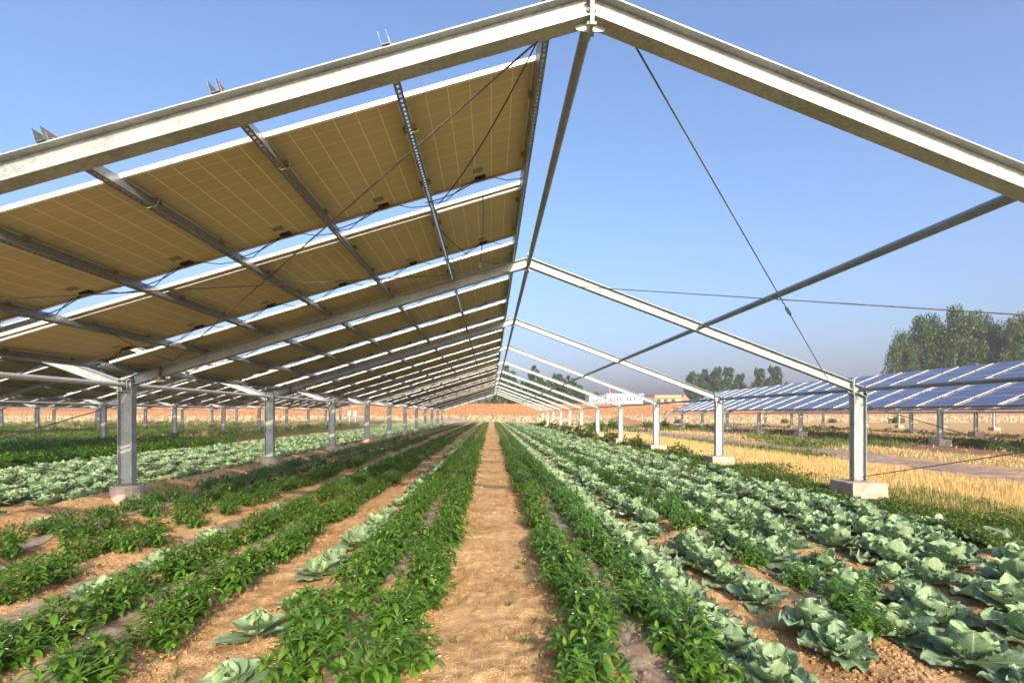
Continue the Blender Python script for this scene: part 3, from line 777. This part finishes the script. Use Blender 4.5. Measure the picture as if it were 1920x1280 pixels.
line(-5.20, 4.0, YEND, .40, 'seventh line left of the path', peps, sc=(.7, .95), jit=.04, gap=.15)
line(-5.90, 4.6, YEND, .38, 'eighth line left of the path', peps, sc=(.7, .95), jit=.04, gap=.10)
line(.70, 3.0, YEND, .36, 'first line right of the path', peps, gap=.03)
line(1.19, 3.05, YEND, .36, 'second line right of the path', peps, gap=.05)
line(2.72, 3.6, YEND, .42, 'scattered line among the right cabbages', peps, gap=.12, sc=(.75, 1.05), jit=.12)
line(3.3, 4.6, YEND, .7, 'thin outer line among right cabbages', peps, gap=.35, sc=(.6, .9), jit=.2)
for i, (x, y, s_) in enumerate([(-1.52, 3.16, .85), (-1.66, 3.87, .95), (-1.62, 4.62, .75), (-1.72, 5.4, .9), (-1.70, 5.85, .8), (-1.60, 6.6, .95), (-1.66, 7.05, .9), (-1.60, 7.6, .85), (-1.58, 8.2, .8)]):
    cabs.append((x, y, s_, 'bare furrow left of the path', i, i < 4))
line(-1.62, 9.4, YEND, .62, 'far part of the left furrow', cabs, .06, (.6, .85), .2)
line(-3.38, 3.6, YEND, 1.0, 'line behind the fourth pepper line', cabs, .06, (.7, .95), .25)
line(-4.75, 4.6, YEND, 1.1, 'line behind the sixth pepper line', cabs, .1, (.6, .9), .35)
line(-6.2, 6.5, YEND, 1.6, 'line by the left soil bank', cabs, .1, (.6, .9), .3)
line(1.60, 3.05, YEND, .45, 'first line right of the path', cabs, .04, (.85, 1.05))
line(2.26, 3.4, YEND, .52, 'second line right of the path', cabs, .07, (.75, 1.1), .06)
for i, x in enumerate((3.0, 3.6, 4.2, 4.8, 5.4)):
    line(x, 2.9+.1*i, YEND, .45, '%s line right of the path' % ORD[i+2], cabs, .09, (.66, 1.15), .03)
line(5.95, 5.6, 60, .6, 'eighth line right of the path', cabs, .08, (.75, 1.1), .15)
for i in range(9):
    x = -7.75-.66*i
    line(x, 7.5, YEND, .52, '%s line beyond the left posts' % ORD[i], cabs, .1, (.75, 1.08), .05)
def inview(x, y, m=60):
    u, v_ = proj(x, y, .2); return -m < u < 1920+m and v_ < 1280+200
peps = [p for p in peps if inview(p[0], p[1], 160)]; cabs = [p for p in cabs if inview(p[0], p[1], 160)]
def place(items, cap, kind):
    items.sort(key=lambda p: p[1]/p[2] if False else math.hypot(p[1], p[0]*.35)/p[2]**.3)
    top, rest_ = items[:cap], items[cap:]
    top.sort(key=lambda p: (p[3], p[1])); cnt = {}
    for p in top:
        k = cnt.get(p[3], 0); cnt[p[3]] = k+1; z = gz(p[0], p[1])
        if kind == 'pepper':
            e = empty('pepper_plant', (p[0], p[1], z-.01), 'green pepper plant, %s from the front, %s' % (ordn(k), p[3]), 'pepper plant', 'pepper plants in rows')
            f_, s__, _ = PEP[rnd.randrange(6)]; link('foliage', f_, [], e); link('stem', s__, [], e)
        else:
            e = empty('cabbage', (p[0], p[1], z-.035), 'grey green cabbage, %s from the front, %s' % (ordn(k), p[3]), 'cabbage', 'cabbages in rows')
            f_, h_ = (CABS[rnd.randrange(3)] if len(p) > 5 and p[5] else CAB[rnd.randrange(8)]); link('leaves', f_, [], e); link('heart', h_, [], e)
        e.rotation_euler = (rnd.gauss(0, .05), rnd.gauss(0, .05), rnd.uniform(0, 6.28)); s2 = p[2]; e.scale = (s2, s2, s2*rnd.uniform(.9, 1.1))
    return np.array([(p[0], p[1], p[2]) for p in rest_])
rp = place(peps, 300, 'pepper'); rc = place(cabs, 300, 'cabbage')
def stuff(name, parts, mats, label, cat):
    Vs, Fs, Us, Ms = [], [], [], []; base = 0
    for V, F, U, m_ in parts: Vs.append(V); Fs.append(F+base); base += len(V); Us.append(U); Ms.append(m_)
    o = link(name, npmesh(name, np.concatenate(Vs), np.concatenate(Fs), np.concatenate(Us), np.concatenate(Ms), True), mats)
    return tag(o, label, cat, None, 'stuff')
def inst(tm, A, dz=-.01):
    Pn = np.stack([A[:,0], A[:,1], gh(A[:,0], A[:,1])+dz], -1); return instance_np(tm, Pn, RNG.random(len(A))*6.28, A[:,2])
cn_, cf_ = rc[rc[:,1] < 24], rc[rc[:,1] >= 24]
near_, mid_, far_ = rp[rp[:,1] < 17], rp[(rp[:,1] >= 17) & (rp[:,1] < 34)], rp[rp[:,1] >= 34]
# leafy crop field at the far left
n = 15000; yy = 12/(RNG.random(n)*(1-12/97)+12/97); xx = -13.6-RNG.random(n)*60
ok = (xx/(yy+.039*xx)*1000+921 > -80); xx, yy = xx[ok], yy[ok]; ff = np.stack([xx, yy, 1.0+.5*RNG.random(len(xx))+yy*.008], -1)
parts = [inst([p[2] for p in PEP], near_)] if len(near_) else []
parts += [inst(PEPMID, mid_), inst(PEPLOW, far_), inst(PEPLOW, ff[ff[:,1] > 30]), inst(PEPMID, ff[ff[:,1] <= 30])]
stuff('pepper_plants', parts, [M['pepper'], M['flower']], 'distant leafy green crop rows under the sheds', 'pepper plants')
stuff('cabbages', [inst([catT(*cabbage(True, 200+q)) for q in range(4)], cn_, -.03), inst(CABLOW, cf_, -.03)], [M['cabbage'], M['cab_head']], 'distant pale green cabbages in rows', 'cabbages')

# ------------------------------------------------------------------ weeds, grass, stubble
def blades(n, xf, y0, y1, h, wd, mat, name, label, cat, tilt=.5, dens=None, hs=1.0, curl=.3):
    y = y0*y1/(y1-RNG.random(n)*(y1-y0)); x = xf(RNG.random(n), y)
    if dens is not None: k = RNG.random(n) < dens(x, y); x, y = x[k], y[k]
    k = (x/(y+.039*x)*1000+921 > -60) & (x/(y+.039*x)*1000+921 < 1980); x, y = x[k], y[k]; n = len(x)
    z = gh(x, y); s = np.clip(y/9.0, .8, 7.0)**.8; a = RNG.random(n)*6.28; hh = h*(.6+.8*RNG.random(n))*s**.25; w_ = wd*s
    ta = RNG.random(n)*6.28; tl = RNG.normal(0, tilt, n); dx, dy = np.cos(ta)*tl*hh, np.sin(ta)*tl*hh
    cx, cy = np.cos(a)*w_/2, np.sin(a)*w_/2
    V = np.stack([np.stack([x-cx, y-cy, z-.01], -1), np.stack([x+cx, y+cy, z-.01], -1),
                  np.stack([x+cx*.8+dx*.4, y+cy*.8+dy*.4, z+hh*.55], -1), np.stack([x-cx*.8+dx*.4, y-cy*.8+dy*.4, z+hh*.55], -1),
                  np.stack([x+cx*.25+dx, y+cy*.25+dy, z+hh*(1-curl*abs(tl))], -1), np.stack([x-cx*.25+dx, y-cy*.25+dy, z+hh*(1-curl*abs(tl))], -1)], 1).reshape(-1, 3)
    b = (np.arange(n)*6)[:, None]; F = np.concatenate([b+np.array([[0,1,2,3]]), b+np.array([[3,2,4,5]])], 0)
    o = link(name, npmesh(name, V, F), mat); return tag(o, label, cat, None, 'stuff')
def leafcloud(n, xf, y0, y1, size, height, mat, name, label, cat, dens=None):
    y = y0*y1/(y1-RNG.random(n)*(y1-y0)); x = xf(RNG.random(n), y)
    if dens is not None: k = RNG.random(n) < dens(x, y); x, y = x[k], y[k]
    k = (x/(y+.039*x)*1000+921 > -60) & (x/(y+.039*x)*1000+921 < 1980); x, y = x[k], y[k]; n = len(x)
    cl = vn(x*1.6, y*1.2, 12); hh = height*(.25+1.2*cl)
    z = gh(x, y)+hh*RNG.random(n)**.6; s = size*np.clip(y/9.0, .7, 6.5)**.8*(.6+.8*RNG.random(n))
    u = RNG.normal(size=(n, 3)); u[:, 2] *= .6; u /= np.linalg.norm(u, axis=1)[:, None]
    v_ = RNG.normal(size=(n, 3)); v_ -= (v_*u).sum(1)[:, None]*u; v_ /= np.linalg.norm(v_, axis=1)[:, None]
    c = np.stack([x, y, z], -1); u *= s[:, None]; v_ *= s[:, None]*.42
    V = np.stack([c-u, c+v_-.1*u, c+u, c-v_-.1*u], 1).reshape(-1, 3); F = np.arange(n*4).reshape(-1, 4)
    o = link(name, npmesh(name, V, F), mat); return tag(o, label, cat, None, 'stuff')
edge = lambda y: 5.95+.25*np.sin(y*.7)
leafcloud(90000, lambda r, y: edge(y)+r*2.6, 4.6, 97, .030, .22, M['weed'], 'weeds', 'low green weeds along the right edge of the cabbages, around the concrete blocks', 'weeds',
          lambda x, y: np.clip(1.5-(x-7.3)*1.1, .12, 1)*np.clip(vn(x*1.1, y*.8, 21)*3-.8, .06, 1))
blades(26000, lambda r, y: edge(y)+.4+r*2.4, 5, 97, .20, .009, M['grass'], 'tall_grass', 'taller grass blades among the weeds beside the concrete blocks', 'grass', .35,
       lambda x, y: np.clip(vn(x*.9, y*.5, 22)*3-1.2, 0, 1))
blades(150000, lambda r, y: 7.45+r*4.9, 6.6, 99, .15, .0065, M['straw'], 'wheat_stubble', 'golden cut wheat stubble right of the concrete blocks', 'stubble', .22,
       lambda x, y: np.clip((x-7.5+.6*(vn(x, y*.4, 30)-.5))*1.6, 0, 1)*np.clip((12.2-x+1.3*(vn(x*.5, y*.2, 33)-.5))*2.5, .05, 1)*(.35+.65*(np.abs(np.mod(x*5.5+.6*vn(x, y*.5, 31), 1)-.5) < .30)))
blades(60000, lambda r, y: 16.3+r*28, 14, 104, .10, .012, M['straw'], 'straw_litter', 'flattened yellow straw beyond the dirt track', 'straw', 1.1,
       lambda x, y: np.where(x < 20, 1, np.where(x < 32, .18, .8))*np.clip(vn(x*.3, y*.15, 36)*2.5-.5, .1, 1))
leafcloud(70000, lambda r, y: 11.8+r*30, 10, 103, .035, .28, M['weed'], 'field_weeds', 'green weed patches beside the dirt track and under the right-hand shed', 'weeds',
          lambda x, y: np.clip(vn(x*.45, y*.16, 41)*5-2.75, 0, 1))
blades(60000, lambda r, y: 11.6+r*16, 9, 100, .28, .010, M['grass'], 'field_grass', 'tufts of green grass beside the dirt track', 'grass', .45,
       lambda x, y: np.clip(vn(x*.45, y*.16, 41)*5-2.7, 0, 1))
# sparse sprouts on the path and furrows
blades(5200, lambda r, y: -2.2+r*4.6, 2.7, 60, .055, .0045, M['grass'], 'path_sprouts', 'tiny grass sprouts on the bare path', 'grass', .7,
       lambda x, y: np.clip(vn(x*5, y*5, 51)*6-3.9, 0, 1))
leafcloud(2600, lambda r, y: -2.3+r*4.7, 2.8, 60, .012, .03, M['weed'], 'path_weeds', 'tiny seedlings scattered on the bare path and furrows', 'weeds', lambda x, y: np.clip(vn(x*6, y*6, 52)*5-3.0, 0, 1))
blades(9000, lambda r, y: -3.9+r*6.6, 2.7, 40, .035, .005, M['straw'], 'dry_litter', 'bits of dry straw and dead leaf on the bare soil', 'litter', 1.6, lambda x, y: np.clip(vn(x*3, y*3, 57)*3-1.0, .05, 1), curl=.75)
# a few clear grass tufts on the path
for i, (u, v_, s_) in enumerate([(985, 1190, .12), (820, 1195, .11), (850, 1188, .09), (955, 1125, .10), (980, 1045, .13), (970, 1055, .10), (1000, 1150, .08), (330, 1262, .14), (830, 1012, .07)]):
    d = 1600/(v_+8-777); x = (u-921)/1000*d; d -= .039*x; z = gz(x, d); t = T(); r_ = random.Random(i)
    for k in range(26):
        add_leaf(t, (r_.gauss(0, .018), r_.gauss(0, .018), -.005), r_.uniform(0, 6.28), R(r_.uniform(35, 85)), s_*r_.uniform(.5, 1.1), .0055, 1, 3, R(r_.uniform(10, 70)), 0, 0, 0, lambda q: 1-.8*q)
    o = link('grass_tuft', tmesh('grass_tuft', t.np(), [M['grass']]), [], None, (x, d, z))
    tag(o, ('spiky grass tuft low on the right side of the path', 'small grass tuft at the lower left edge of the path', 'thin grass blades beside the lower left tuft', 'small grass tuft midway down the path, right of centre', 'largest grass tuft on the right edge of the path, farther up', 'thin tuft just left of the largest one', 'faint tuft near the lower right edge of the path', 'leafy tuft in the soil at the bottom left', 'tiny tuft near the middle of the path')[i], 'grass tuft', 'grass tufts on the path')
# clods
def clods(n):
    ico = []; 
    t = (1+5**.5)/2
    v0 = np.array([(-1,t,0),(1,t,0),(-1,-t,0),(1,-t,0),(0,-1,t),(0,1,t),(0,-1,-t),(0,1,-t),(t,0,-1),(t,0,1),(-t,0,-1),(-t,0,1)], float); v0 /= np.linalg.norm(v0[0])
    f0 = np.array([(0,11,5),(0,5,1),(0,1,7),(0,7,10),(0,10,11),(1,5,9),(5,11,4),(11,10,2),(10,7,6),(7,1,8),(3,9,4),(3,4,2),(3,2,6),(3,6,8),(3,8,9),(4,9,5),(2,4,11),(6,2,10),(8,6,7),(9,8,1)])
    y = 2.6*40/(40-RNG.random(n)*(40-2.6)); x = -7.2+RNG.random(n)*13.4
    den = np.clip(vn(x*1.2, y*.9, 61)*4-1.6, .05, 1)*np.where(np.abs(x) < .33, .45, 1)
    k = (RNG.random(n) < den) & (x/(y+.039*x)*1000+921 > -40) & (x/(y+.039*x)*1000+921 < 1960); x, y = x[k], y[k]; n = len(x)
    s = .005+.018*RNG.random(n)**3.5; s *= np.clip(y/6, 1, 2)
    V = v0[None]*(s[:, None]*(.5+.9*RNG.random((n, 12))))[:, :, None]; V[:, :, 2] *= .6
    V = V+np.stack([x, y, gh(x, y)+s*.25], -1)[:, None, :]
    F = (f0[None]+(np.arange(n)*12)[:, None, None]).reshape(-1, 3)
    o = link('soil_clods', npmesh('soil_clods', V.reshape(-1, 3), F), M['soil']); tag(o, 'crumbly lumps of dry soil in the furrows', 'soil clods', None, 'stuff')
clods(60000)
# straw-brown soil bank debris
# plastic mulch strips
def mulch(x0, x1, y0, y1, label):
    X = np.linspace(x0, x1, 15); Y = np.array(prog(y0, y1, .035, 1.02)); 
    XX, YY = np.meshgrid(X, Y, indexing='ij'); e = .05*np.sin(YY*2.3)+.04*np.sin(YY*5.1+x0)+.03*(vn(YY*6, XX*0, 70)-.5)
    XX = XX+e*np.abs(XX-(x0+x1)/2)/(x1-x0)*2
    base_ = np.maximum(gh(XX, YY), gh((XX*0+(x0+x1)/2), YY)-.06)
    Z = gh(XX, YY)+.010+.010*vn(XX*14, YY*7, 71)+.006*vn(XX*40, YY*12, 72)
    nx, ny = XX.shape; V = np.stack([XX, YY, Z], -1).reshape(-1, 3)
    i, j = np.meshgrid(np.arange(nx-1), np.arange(ny-1), indexing='ij'); a = (i*ny+j).ravel(); F = np.stack([a, a+ny, a+ny+1, a+1], -1)
    keep = vn(V[F[:, 0], 0]*1.1, V[F[:, 0], 1]*.6, 73) > .22
    o = link('plastic_film', npmesh('plastic_film', V, F[keep], smooth=True), M['mulch']); tag(o, label, 'plastic film', 'strips of clear plastic film on the beds')
mulch(.77, 1.12, 2.7, 45, 'crumpled clear plastic film between the two pepper lines right of the path')
mulch(-1.04, -.70, 2.7, 45, 'clear plastic film between the first two pepper lines left of the path')
mulch(-2.78, -2.46, 2.7, 45, 'clear plastic film under the third and fourth pepper lines to the left')
mulch(-3.80, -3.45, 3.2, 45, 'greyish plastic film along the thin fifth pepper line to the left')
mulch(-5.7, -5.42, 4.6, 45, 'grey plastic film under the outermost left pepper lines')
mulch(2.75, 3.05, 3.0, 45, 'pale plastic film among the right-hand cabbages')

# ------------------------------------------------------------------ background: wall, fence, buildings, trees
WY = 107.0
mb = MB(); 
mb.box(-140, 190, WY, WY+.4, 1.45, 3.75); wl = mb.build('brick_wall', M['brick']); tag(wl, 'long orange brick wall across the far end of the field', 'wall')
mb = MB(); xx = -140
while xx < 190:
    w_ = rnd.uniform(2, 6); mb.box(xx, xx+w_-.01, WY-.10-rnd.uniform(0, .12), WY+.398, -.4, 1.45+rnd.uniform(-.25, .10) if False else 1.449); xx += w_
b = mb.build('stone_base', M['rubble'], wl)
mb = MB(); mb.box(-140, 190, WY-.05, WY+.45, 3.751, 3.83); mb.build('coping', M['brick'], wl)
fr = empty('wire_fence', (0, WY-5, 0), 'green wire fence with bent-topped posts in front of the brick wall', 'fence')
for k in range(-30, 62):
    x = k*2.6 if False else k*4.1/2*1.0
for k in range(-24, 36):
    x = .3+k*4.1; mb = MB(); mb.tube([(x, WY-5, -.3), (x, WY-5, 1.8), (x-.05, WY-5, 2.05), (x-.28, WY-5, 2.3)], .05, 6); mb.build('fence_post', M['fence'], fr)
mb = MB()
for z in (.2, .65, 1.1, 1.55, 1.85): mb.box(-98.1, 144, WY-5.004, WY-4.996, z-.006, z+.006)
mb.build('fence_wire', M['fence'], fr)
# soil mound
def mound(x, y, r, h, label, mat):
    n = 24; t = MB(); vs = [(x, y, h)]; fs = []
    for i in range(1, 7):
        for k in range(n):
            a = 6.283*k/n; q = i/6; rr = r*q*(1+.12*math.sin(3*a)+.1*rnd.random()); vs.append((x+rr*math.cos(a)*1.3, y+rr*math.sin(a), h*(1-q**1.5)*(1+.1*rnd.random())-.05))
    for k in range(n): fs.append((0, 1+k, 1+(k+1) % n))
    for i in range(5):
        for k in range(n): fs.append((1+i*n+k, 1+(i+1)*n+k, 1+(i+1)*n+(k+1) % n, 1+i*n+(k+1) % n))
    t.add(vs, fs); tag(t.build('soil_mound', mat, smooth=True), label, 'soil mound', 'soil mounds near the wall')
mound(21.5, 88, 3.2, 1.25, 'brown soil mound with weeds near the wall, right of the field', M['soil'])
mound(-8.0, 101, 5.5, .95, 'low grey heap in front of the wall at the end of the path', M['track'])
mound(-24, 100, 6, 1.0, 'low heap in front of the wall on the left', M['track'])
# shrubs near the posts on the right and by the wall
def shrub_mesh(seed, n=420, r=(.5, .5, .45), s=.09, mat='shrub'):
    g_ = np.random.default_rng(seed); d = g_.normal(size=(n, 3)); d /= np.linalg.norm(d, axis=1)[:, None]
    q = g_.random(n)**.45; c = d*q[:, None]*np.array(r)*(1+.25*np.sin(d[:, :1]*7+seed)); c[:, 2] = np.abs(c[:, 2])*1.5
    u = g_.normal(size=(n, 3)); u /= np.linalg.norm(u, axis=1)[:, None]; v_ = g_.normal(size=(n, 3)); v_ -= (v_*u).sum(1)[:, None]*u; v_ /= np.linalg.norm(v_, axis=1)[:, None]
    u *= s; v_ *= s*.5; V = np.stack([c-u, c+v_, c+u, c-v_], 1).reshape(-1, 3)
    me = npmesh('shrub', V, np.arange(n*4).reshape(-1, 4)); me.materials.append(M[mat]); return me
SHR = [shrub_mesh(i) for i in range(3)]+[shrub_mesh(5+i, mat='weed') for i in range(2)]
k = 0
shl = []
for (u, yy, sc_) in [(1190, 24, .9), (1150, 30, 1.0), (1100, 34, 1.2), (1078, 40, 1.2), (1058, 48, 1.1), (1040, 56, 1.2), (1020, 70, 1.3), (1275, 20, .7), (1120, 47, 1.4), (1150, 60, 1.5), (1215, 62, 1.2), (1245, 70, 1.2), (1680, 100, 2.0), (1560, 101, 1.3), (1470, 99, 1.2), (1270, 98, 1.3)]:
    x = UX(u, yy); o = link('shrub', SHR[k % 5], [], None, (x, yy, 0)); o.scale = (sc_*1.3, sc_*1.3, sc_); o.rotation_euler.z = k
    nm = 'olive shrub' if k % 5 < 3 else 'green shrub'
    tag(o, '%s by the right posts, %s of these shrubs from the front' % (nm, ordn(k)) if k < 11 else '%s by the far wall, %s of them from the left' % (nm, ordn([1,2,5,4,3,0][k-10] if k > 10 else 0)), 'shrub', 'shrubs on the right of the field'); k += 1
# white inverter boxes on far left posts
for i, (u, v_, yy) in enumerate([(76, 768, 52), (72, 768, 52), (328, 771, 62), (656, 774, 80), (667, 774, 80)]):
    x = UX(u, yy); z = EYE-(v_-777)/1000*yy; w_ = .38
    e = MB(); e.box(x-w_/2, x+w_/2, yy-.25, yy, z-.35, z+.3); e.box(x-w_/2-.02, x+w_/2+.02, yy-.27, yy-.0, z+.301, z+.33); e.box(x-.12, x+.12, yy-.262, yy-.251, z-.1, z+.15)
    e.tube([(x, yy-.12, z-.35), (x, yy-.12, .0)], .04, 6)
    tag(e.build('inverter_box', M['white_box']), ('white electrical box on a far left post, right one of the pair', 'white electrical box on a far left post, left one of the pair', 'small white electrical box on a post left of centre', 'white electrical box beside the far posts, left one', 'white electrical box beside the far posts, right one')[i], 'electrical box', 'white electrical boxes on the posts')
# buildings
def building(name, x0, x1, y, dpt, h, wall, label, windows, extras=None):
    e = empty(name, ((x0+x1)/2, y, 0), label, 'building')
    mb = MB(); mb.box(x0, x1, y, y+dpt, -.5, h); mb.build('wall', wall, e)
    mb = MB(); mb.box(x0-.25, x1+.25, y-.25, y+dpt+.25, h+.001, h+.30); mb.build('roof', M['white_wall'] if wall is M['white_wall'] else M['red_trim'], e)
    for (wx, wz, ww, wh, arch) in windows:
        f = MB(); f.box(wx-ww/2-.06, wx+ww/2+.06, y-.07, y-.002, wz-.08, wz+wh+.08); fo = f.build('window', M['white_wall'] if not arch else M['red_trim'], e)
        g_ = MB(); pts = [(wx-ww/2, wz), (wx+ww/2, wz)]+([(wx+ww/2*math.cos(a*math.pi/8), wz+wh*.55+wh*.45*math.sin(a*math.pi/8)) for a in range(9)] if arch else [(wx+ww/2, wz+wh), (wx-ww/2, wz+wh)])
        g_.prism(pts, y-.10, y-.071); g_.build('pane', M['glass'], fo)
    return e
D = 190.0
def bx(u): return UX(u, D)
def bz(v_): return EYE+(777-v_)/1000*D
wins = [(bx(u), bz(756)+.2, 1.2, 2.3, 0) for u in (1150, 1156, 1163, 1190)]
building('white_building', bx(1138), bx(1205), D, 14, bz(739), M['white_wall'], 'white flat-roofed building with dark windows beyond the wall', [(bx(u), bz(751.5), .55, 1.5, 0) for u in (1145, 1151, 1157, 1163.5, 1176, 1182, 1190)])
building('white_annex', bx(1107), bx(1137), D+2, 12, bz(744), M['white_wall'], 'low white annex left of the larger white building', [(bx(u), bz(755), .5, 1.4, 0) for u in (1110, 1115, 1120, 1127)])
e = building('yellow_building', bx(1228), bx(1277), D, 12, bz(741), M['yellow_wall'], 'small yellow building with arched windows and red trim beyond the wall', [(bx(u), bz(755), 1.5, 1.5, 1) for u in (1234.5, 1247.5, 1262)])
mb = MB(); mb.box(bx(1228)-.05, bx(1277)+.05, D-.12, D-.002, bz(746.5), bz(744)); mb.box(bx(1228), bx(1229.5), D-.13, D-.003, bz(757), bz(747)); mb.box(bx(1240.5), bx(1241.5), D-.13, D-.003, bz(757), bz(747)); mb.box(bx(1254.5), bx(1255.5), D-.13, D-.003, bz(757), bz(747)); mb.build('trim', M['red_trim'], e)
e = empty('roof_ornament', (bx(1168), D+20, 0), 'small reddish tower with a spike rising behind the white building', 'tower')
mb = MB(); mb.box(bx(1160), bx(1176), D+20, D+24, 0, bz(734)); mb.box(bx(1166), bx(1170), D+21, D+23, bz(734), bz(729)); mb.tube([(bx(1168), D+22, bz(729)), (bx(1168), D+22, bz(720))], .25, 6); mb.build('tower_body', M['red_trim'], e)
mb = MB(); mb.box(bx(1048), bx(1112), D-8, D-7, 0, bz(755.5)); tag(mb.build('low_wall', M['white_wall']), 'low white boundary wall left of the white buildings', 'wall')
e = empty('tiled_house', (bx(1292), D+6, 0), 'house with a brown tiled gable roof just above the blue panels', 'house')
mb = MB(); mb.box(bx(1283), bx(1303), D+6, D+14, 0, bz(752)); mb.build('wall', M['yellow_wall'], e)
mb = MB(); mb.prism([(bx(1280), bz(752)), (bx(1306), bz(752)), (bx(1293), bz(738))], D+5, D+15); mb.build('roof', M['roof_tile'], e)

# trees
def tree_mesh(seed, H, Wd, n, leaf, bare=.12, lobes=26, upright=1.0):
    g_ = np.random.default_rng(seed); st = MB(); r_ = random.Random(seed)
    st.tube([(0,0,-.5), (r_.uniform(-.1,.1)*Wd*.3, 0, H*.45), (r_.uniform(-.1,.1)*Wd*.4, 0, H*.93)], [H*.014, H*.009, H*.002], 6)
    C = []
    for i in range(lobes):
        f = bare+(1-bare)*((i+.5)/lobes)**.9; a = i*2.4+r_.uniform(-.4, .4)
        prof = math.sin(math.pi*min(1, (f-bare)/(1-bare)*.86+.12))**.7
        rad = Wd*.5*prof*r_.uniform(.35, 1.0); cx, cy, cz = rad*math.cos(a), rad*math.sin(a), H*f*r_.uniform(.96, 1.02)
        rr = Wd*r_.uniform(.08, .17)*(.5+.7*prof); C.append((cx, cy, min(cz, H*.97), rr))
        z0 = max(H*bare*.8, cz-rad*1.6); st.tube([(0, 0, z0), (cx*.5, cy*.5, (z0+cz)/2), (cx, cy, cz)], [H*.004, H*.003, H*.001], 4)
    C = np.array(C); wts = C[:, 3]**2; idx = g_.choice(len(C), n, p=wts/wts.sum())
    d = g_.normal(size=(n, 3)); d /= np.linalg.norm(d, axis=1)[:, None]; q = g_.random(n)**.5
    c = C[idx, :3]+d*(q*C[idx, 3]*(1+.5*g_.random(n)**3))[:, None]*np.array([1, 1, 1.5*upright])
    u = g_.normal(size=(n, 3)); u /= np.linalg.norm(u, axis=1)[:, None]; v_ = g_.normal(size=(n, 3)); v_ -= (v_*u).sum(1)[:, None]*u; v_ /= np.linalg.norm(v_, axis=1)[:, None]
    s = leaf*(.6+.8*g_.random(n))[:, None]; u *= s; v_ *= s*.7; V = np.stack([c-u, c+v_, c+u, c-v_], 1).reshape(-1, 3)
    me = npmesh('crown', V, np.arange(n*4).reshape(-1, 4)); me.materials.append(M['tree']); sm = st.mesh('trunk'); sm.materials.append(M['bark']); return me, sm
BIG = [tree_mesh(100+i, 20, (9.0, 7.5, 8.5)[i], 9500, .19, .10, 50) for i in range(3)]
FAR = [tree_mesh(110+i, 18, (9, 7.5)[i], 6500, .34, .06, 26) for i in range(2)]
def tree(u, vtop, y, wpx, kind, label, group):
    x = UX(u, y); y_ = y+.039*x; h = (777-vtop)/1000*y_+EYE; src = BIG if kind == 'big' else FAR; i = rnd.randrange(len(src)); H = 20 if kind == 'big' else 18; Wd = (9.0, 7.5, 8.5)[i] if kind == 'big' else (9, 7.5)[i]
    e = empty('poplar_tree', (x, y, 0), label, 'tree', group); s_ = h/H; w_ = wpx/1000*y/Wd; e.scale = (w_, w_, s_); e.rotation_euler.z = rnd.uniform(0, 6.28)
    link('crown', src[i][0], [], e); link('trunk', src[i][1], [], e)
tl = [(1688, 622, 118, 62), (1722, 596, 122, 80), (1748, 592, 128, 70), (1790, 577, 120, 84), (1822, 588, 124, 76), (1846, 592, 128, 70), (1868, 604, 121, 56), (1895, 598, 117, 66), (1925, 590, 120, 90), (1770, 620, 135, 80), (1890, 640, 130, 80)]
for i, (u, v_, y, wp) in enumerate(tl): tree(u, v_, y, wp, 'big', 'tall poplar behind the right-hand panels, %s from the left of its row' % ordn(i), 'tall poplars behind the right-hand shed')
fl = [(1297, 698, 200, 36), (1320, 692, 205, 40), (1344, 690, 200, 42), (1366, 690, 203, 42), (1386, 702, 208, 34), (1424, 692, 200, 40), (1452, 688, 200, 46), (1400, 722, 215, 30)]
for i, (u, v_, y, wp) in enumerate(fl): tree(u, v_, y, wp, 'far', 'hazy round tree beyond the blue panels, %s from the left' % ordn(i), 'hazy trees beyond the right-hand shed')
ml = [(950, 686, 150, 42), (966, 712, 155, 26), (1000, 686, 150, 40), (1014, 704, 152, 40), (1030, 712, 165, 44), (1046, 702, 170, 42), (1068, 704, 175, 46), (1084, 722, 180, 36), (986, 716, 150, 40), (931, 742, 140, 30), (1008, 722, 150, 60), (1050, 722, 168, 60), (1118, 736, 230, 20), (1130, 738, 240, 16)]
for i, (u, v_, y, wp) in enumerate(ml): tree(u, v_, y, wp, 'far', 'tree beyond the wall seen through the open right slope, %s in that clump' % ordn(i), 'trees beyond the wall behind the beams')
for i, (u, v_, y, wp) in enumerate([(895, 748, 125, 26), (912, 742, 122, 30), (936, 746, 120, 30)]):
    x = UX(u, y); h = (777-v_)/1000*y+EYE; o = link('shrub', SHR[i % 3], [], None, (x, y, 0)); o.scale = (wp/1000*y, wp/1000*y, h*1.45)
    tag(o, 'yellowing bush just behind the wall at the end of the path, %s from the left' % ordn(i), 'bush', 'bushes behind the wall')

# ------------------------------------------------------------------ haze
mb = MB(); mb.box(-660, 660, -60, 660, -1.5, 60); hz = bpy.data.materials.new('haze_air'); hz.use_nodes = True
for n_ in list(hz.node_tree.nodes):
    if n_.type != 'OUTPUT_MATERIAL': hz.node_tree.nodes.remove(n_)
pv = hz.node_tree.nodes.new('ShaderNodeVolumePrincipled'); pv.inputs["Density"].default_value = .0005; pv.inputs['Color'].default_value = (.80, .75, 1.0, 1)
pv.inputs['Anisotropy'].default_value = 0.0
hz.node_tree.links.new(pv.outputs[0], [n_ for n_ in hz.node_tree.nodes if n_.type == 'OUTPUT_MATERIAL'][0].inputs['Volume'])
tag(mb.build('haze', hz), 'thin pale haze in the air over the fields', 'haze', None, 'stuff')
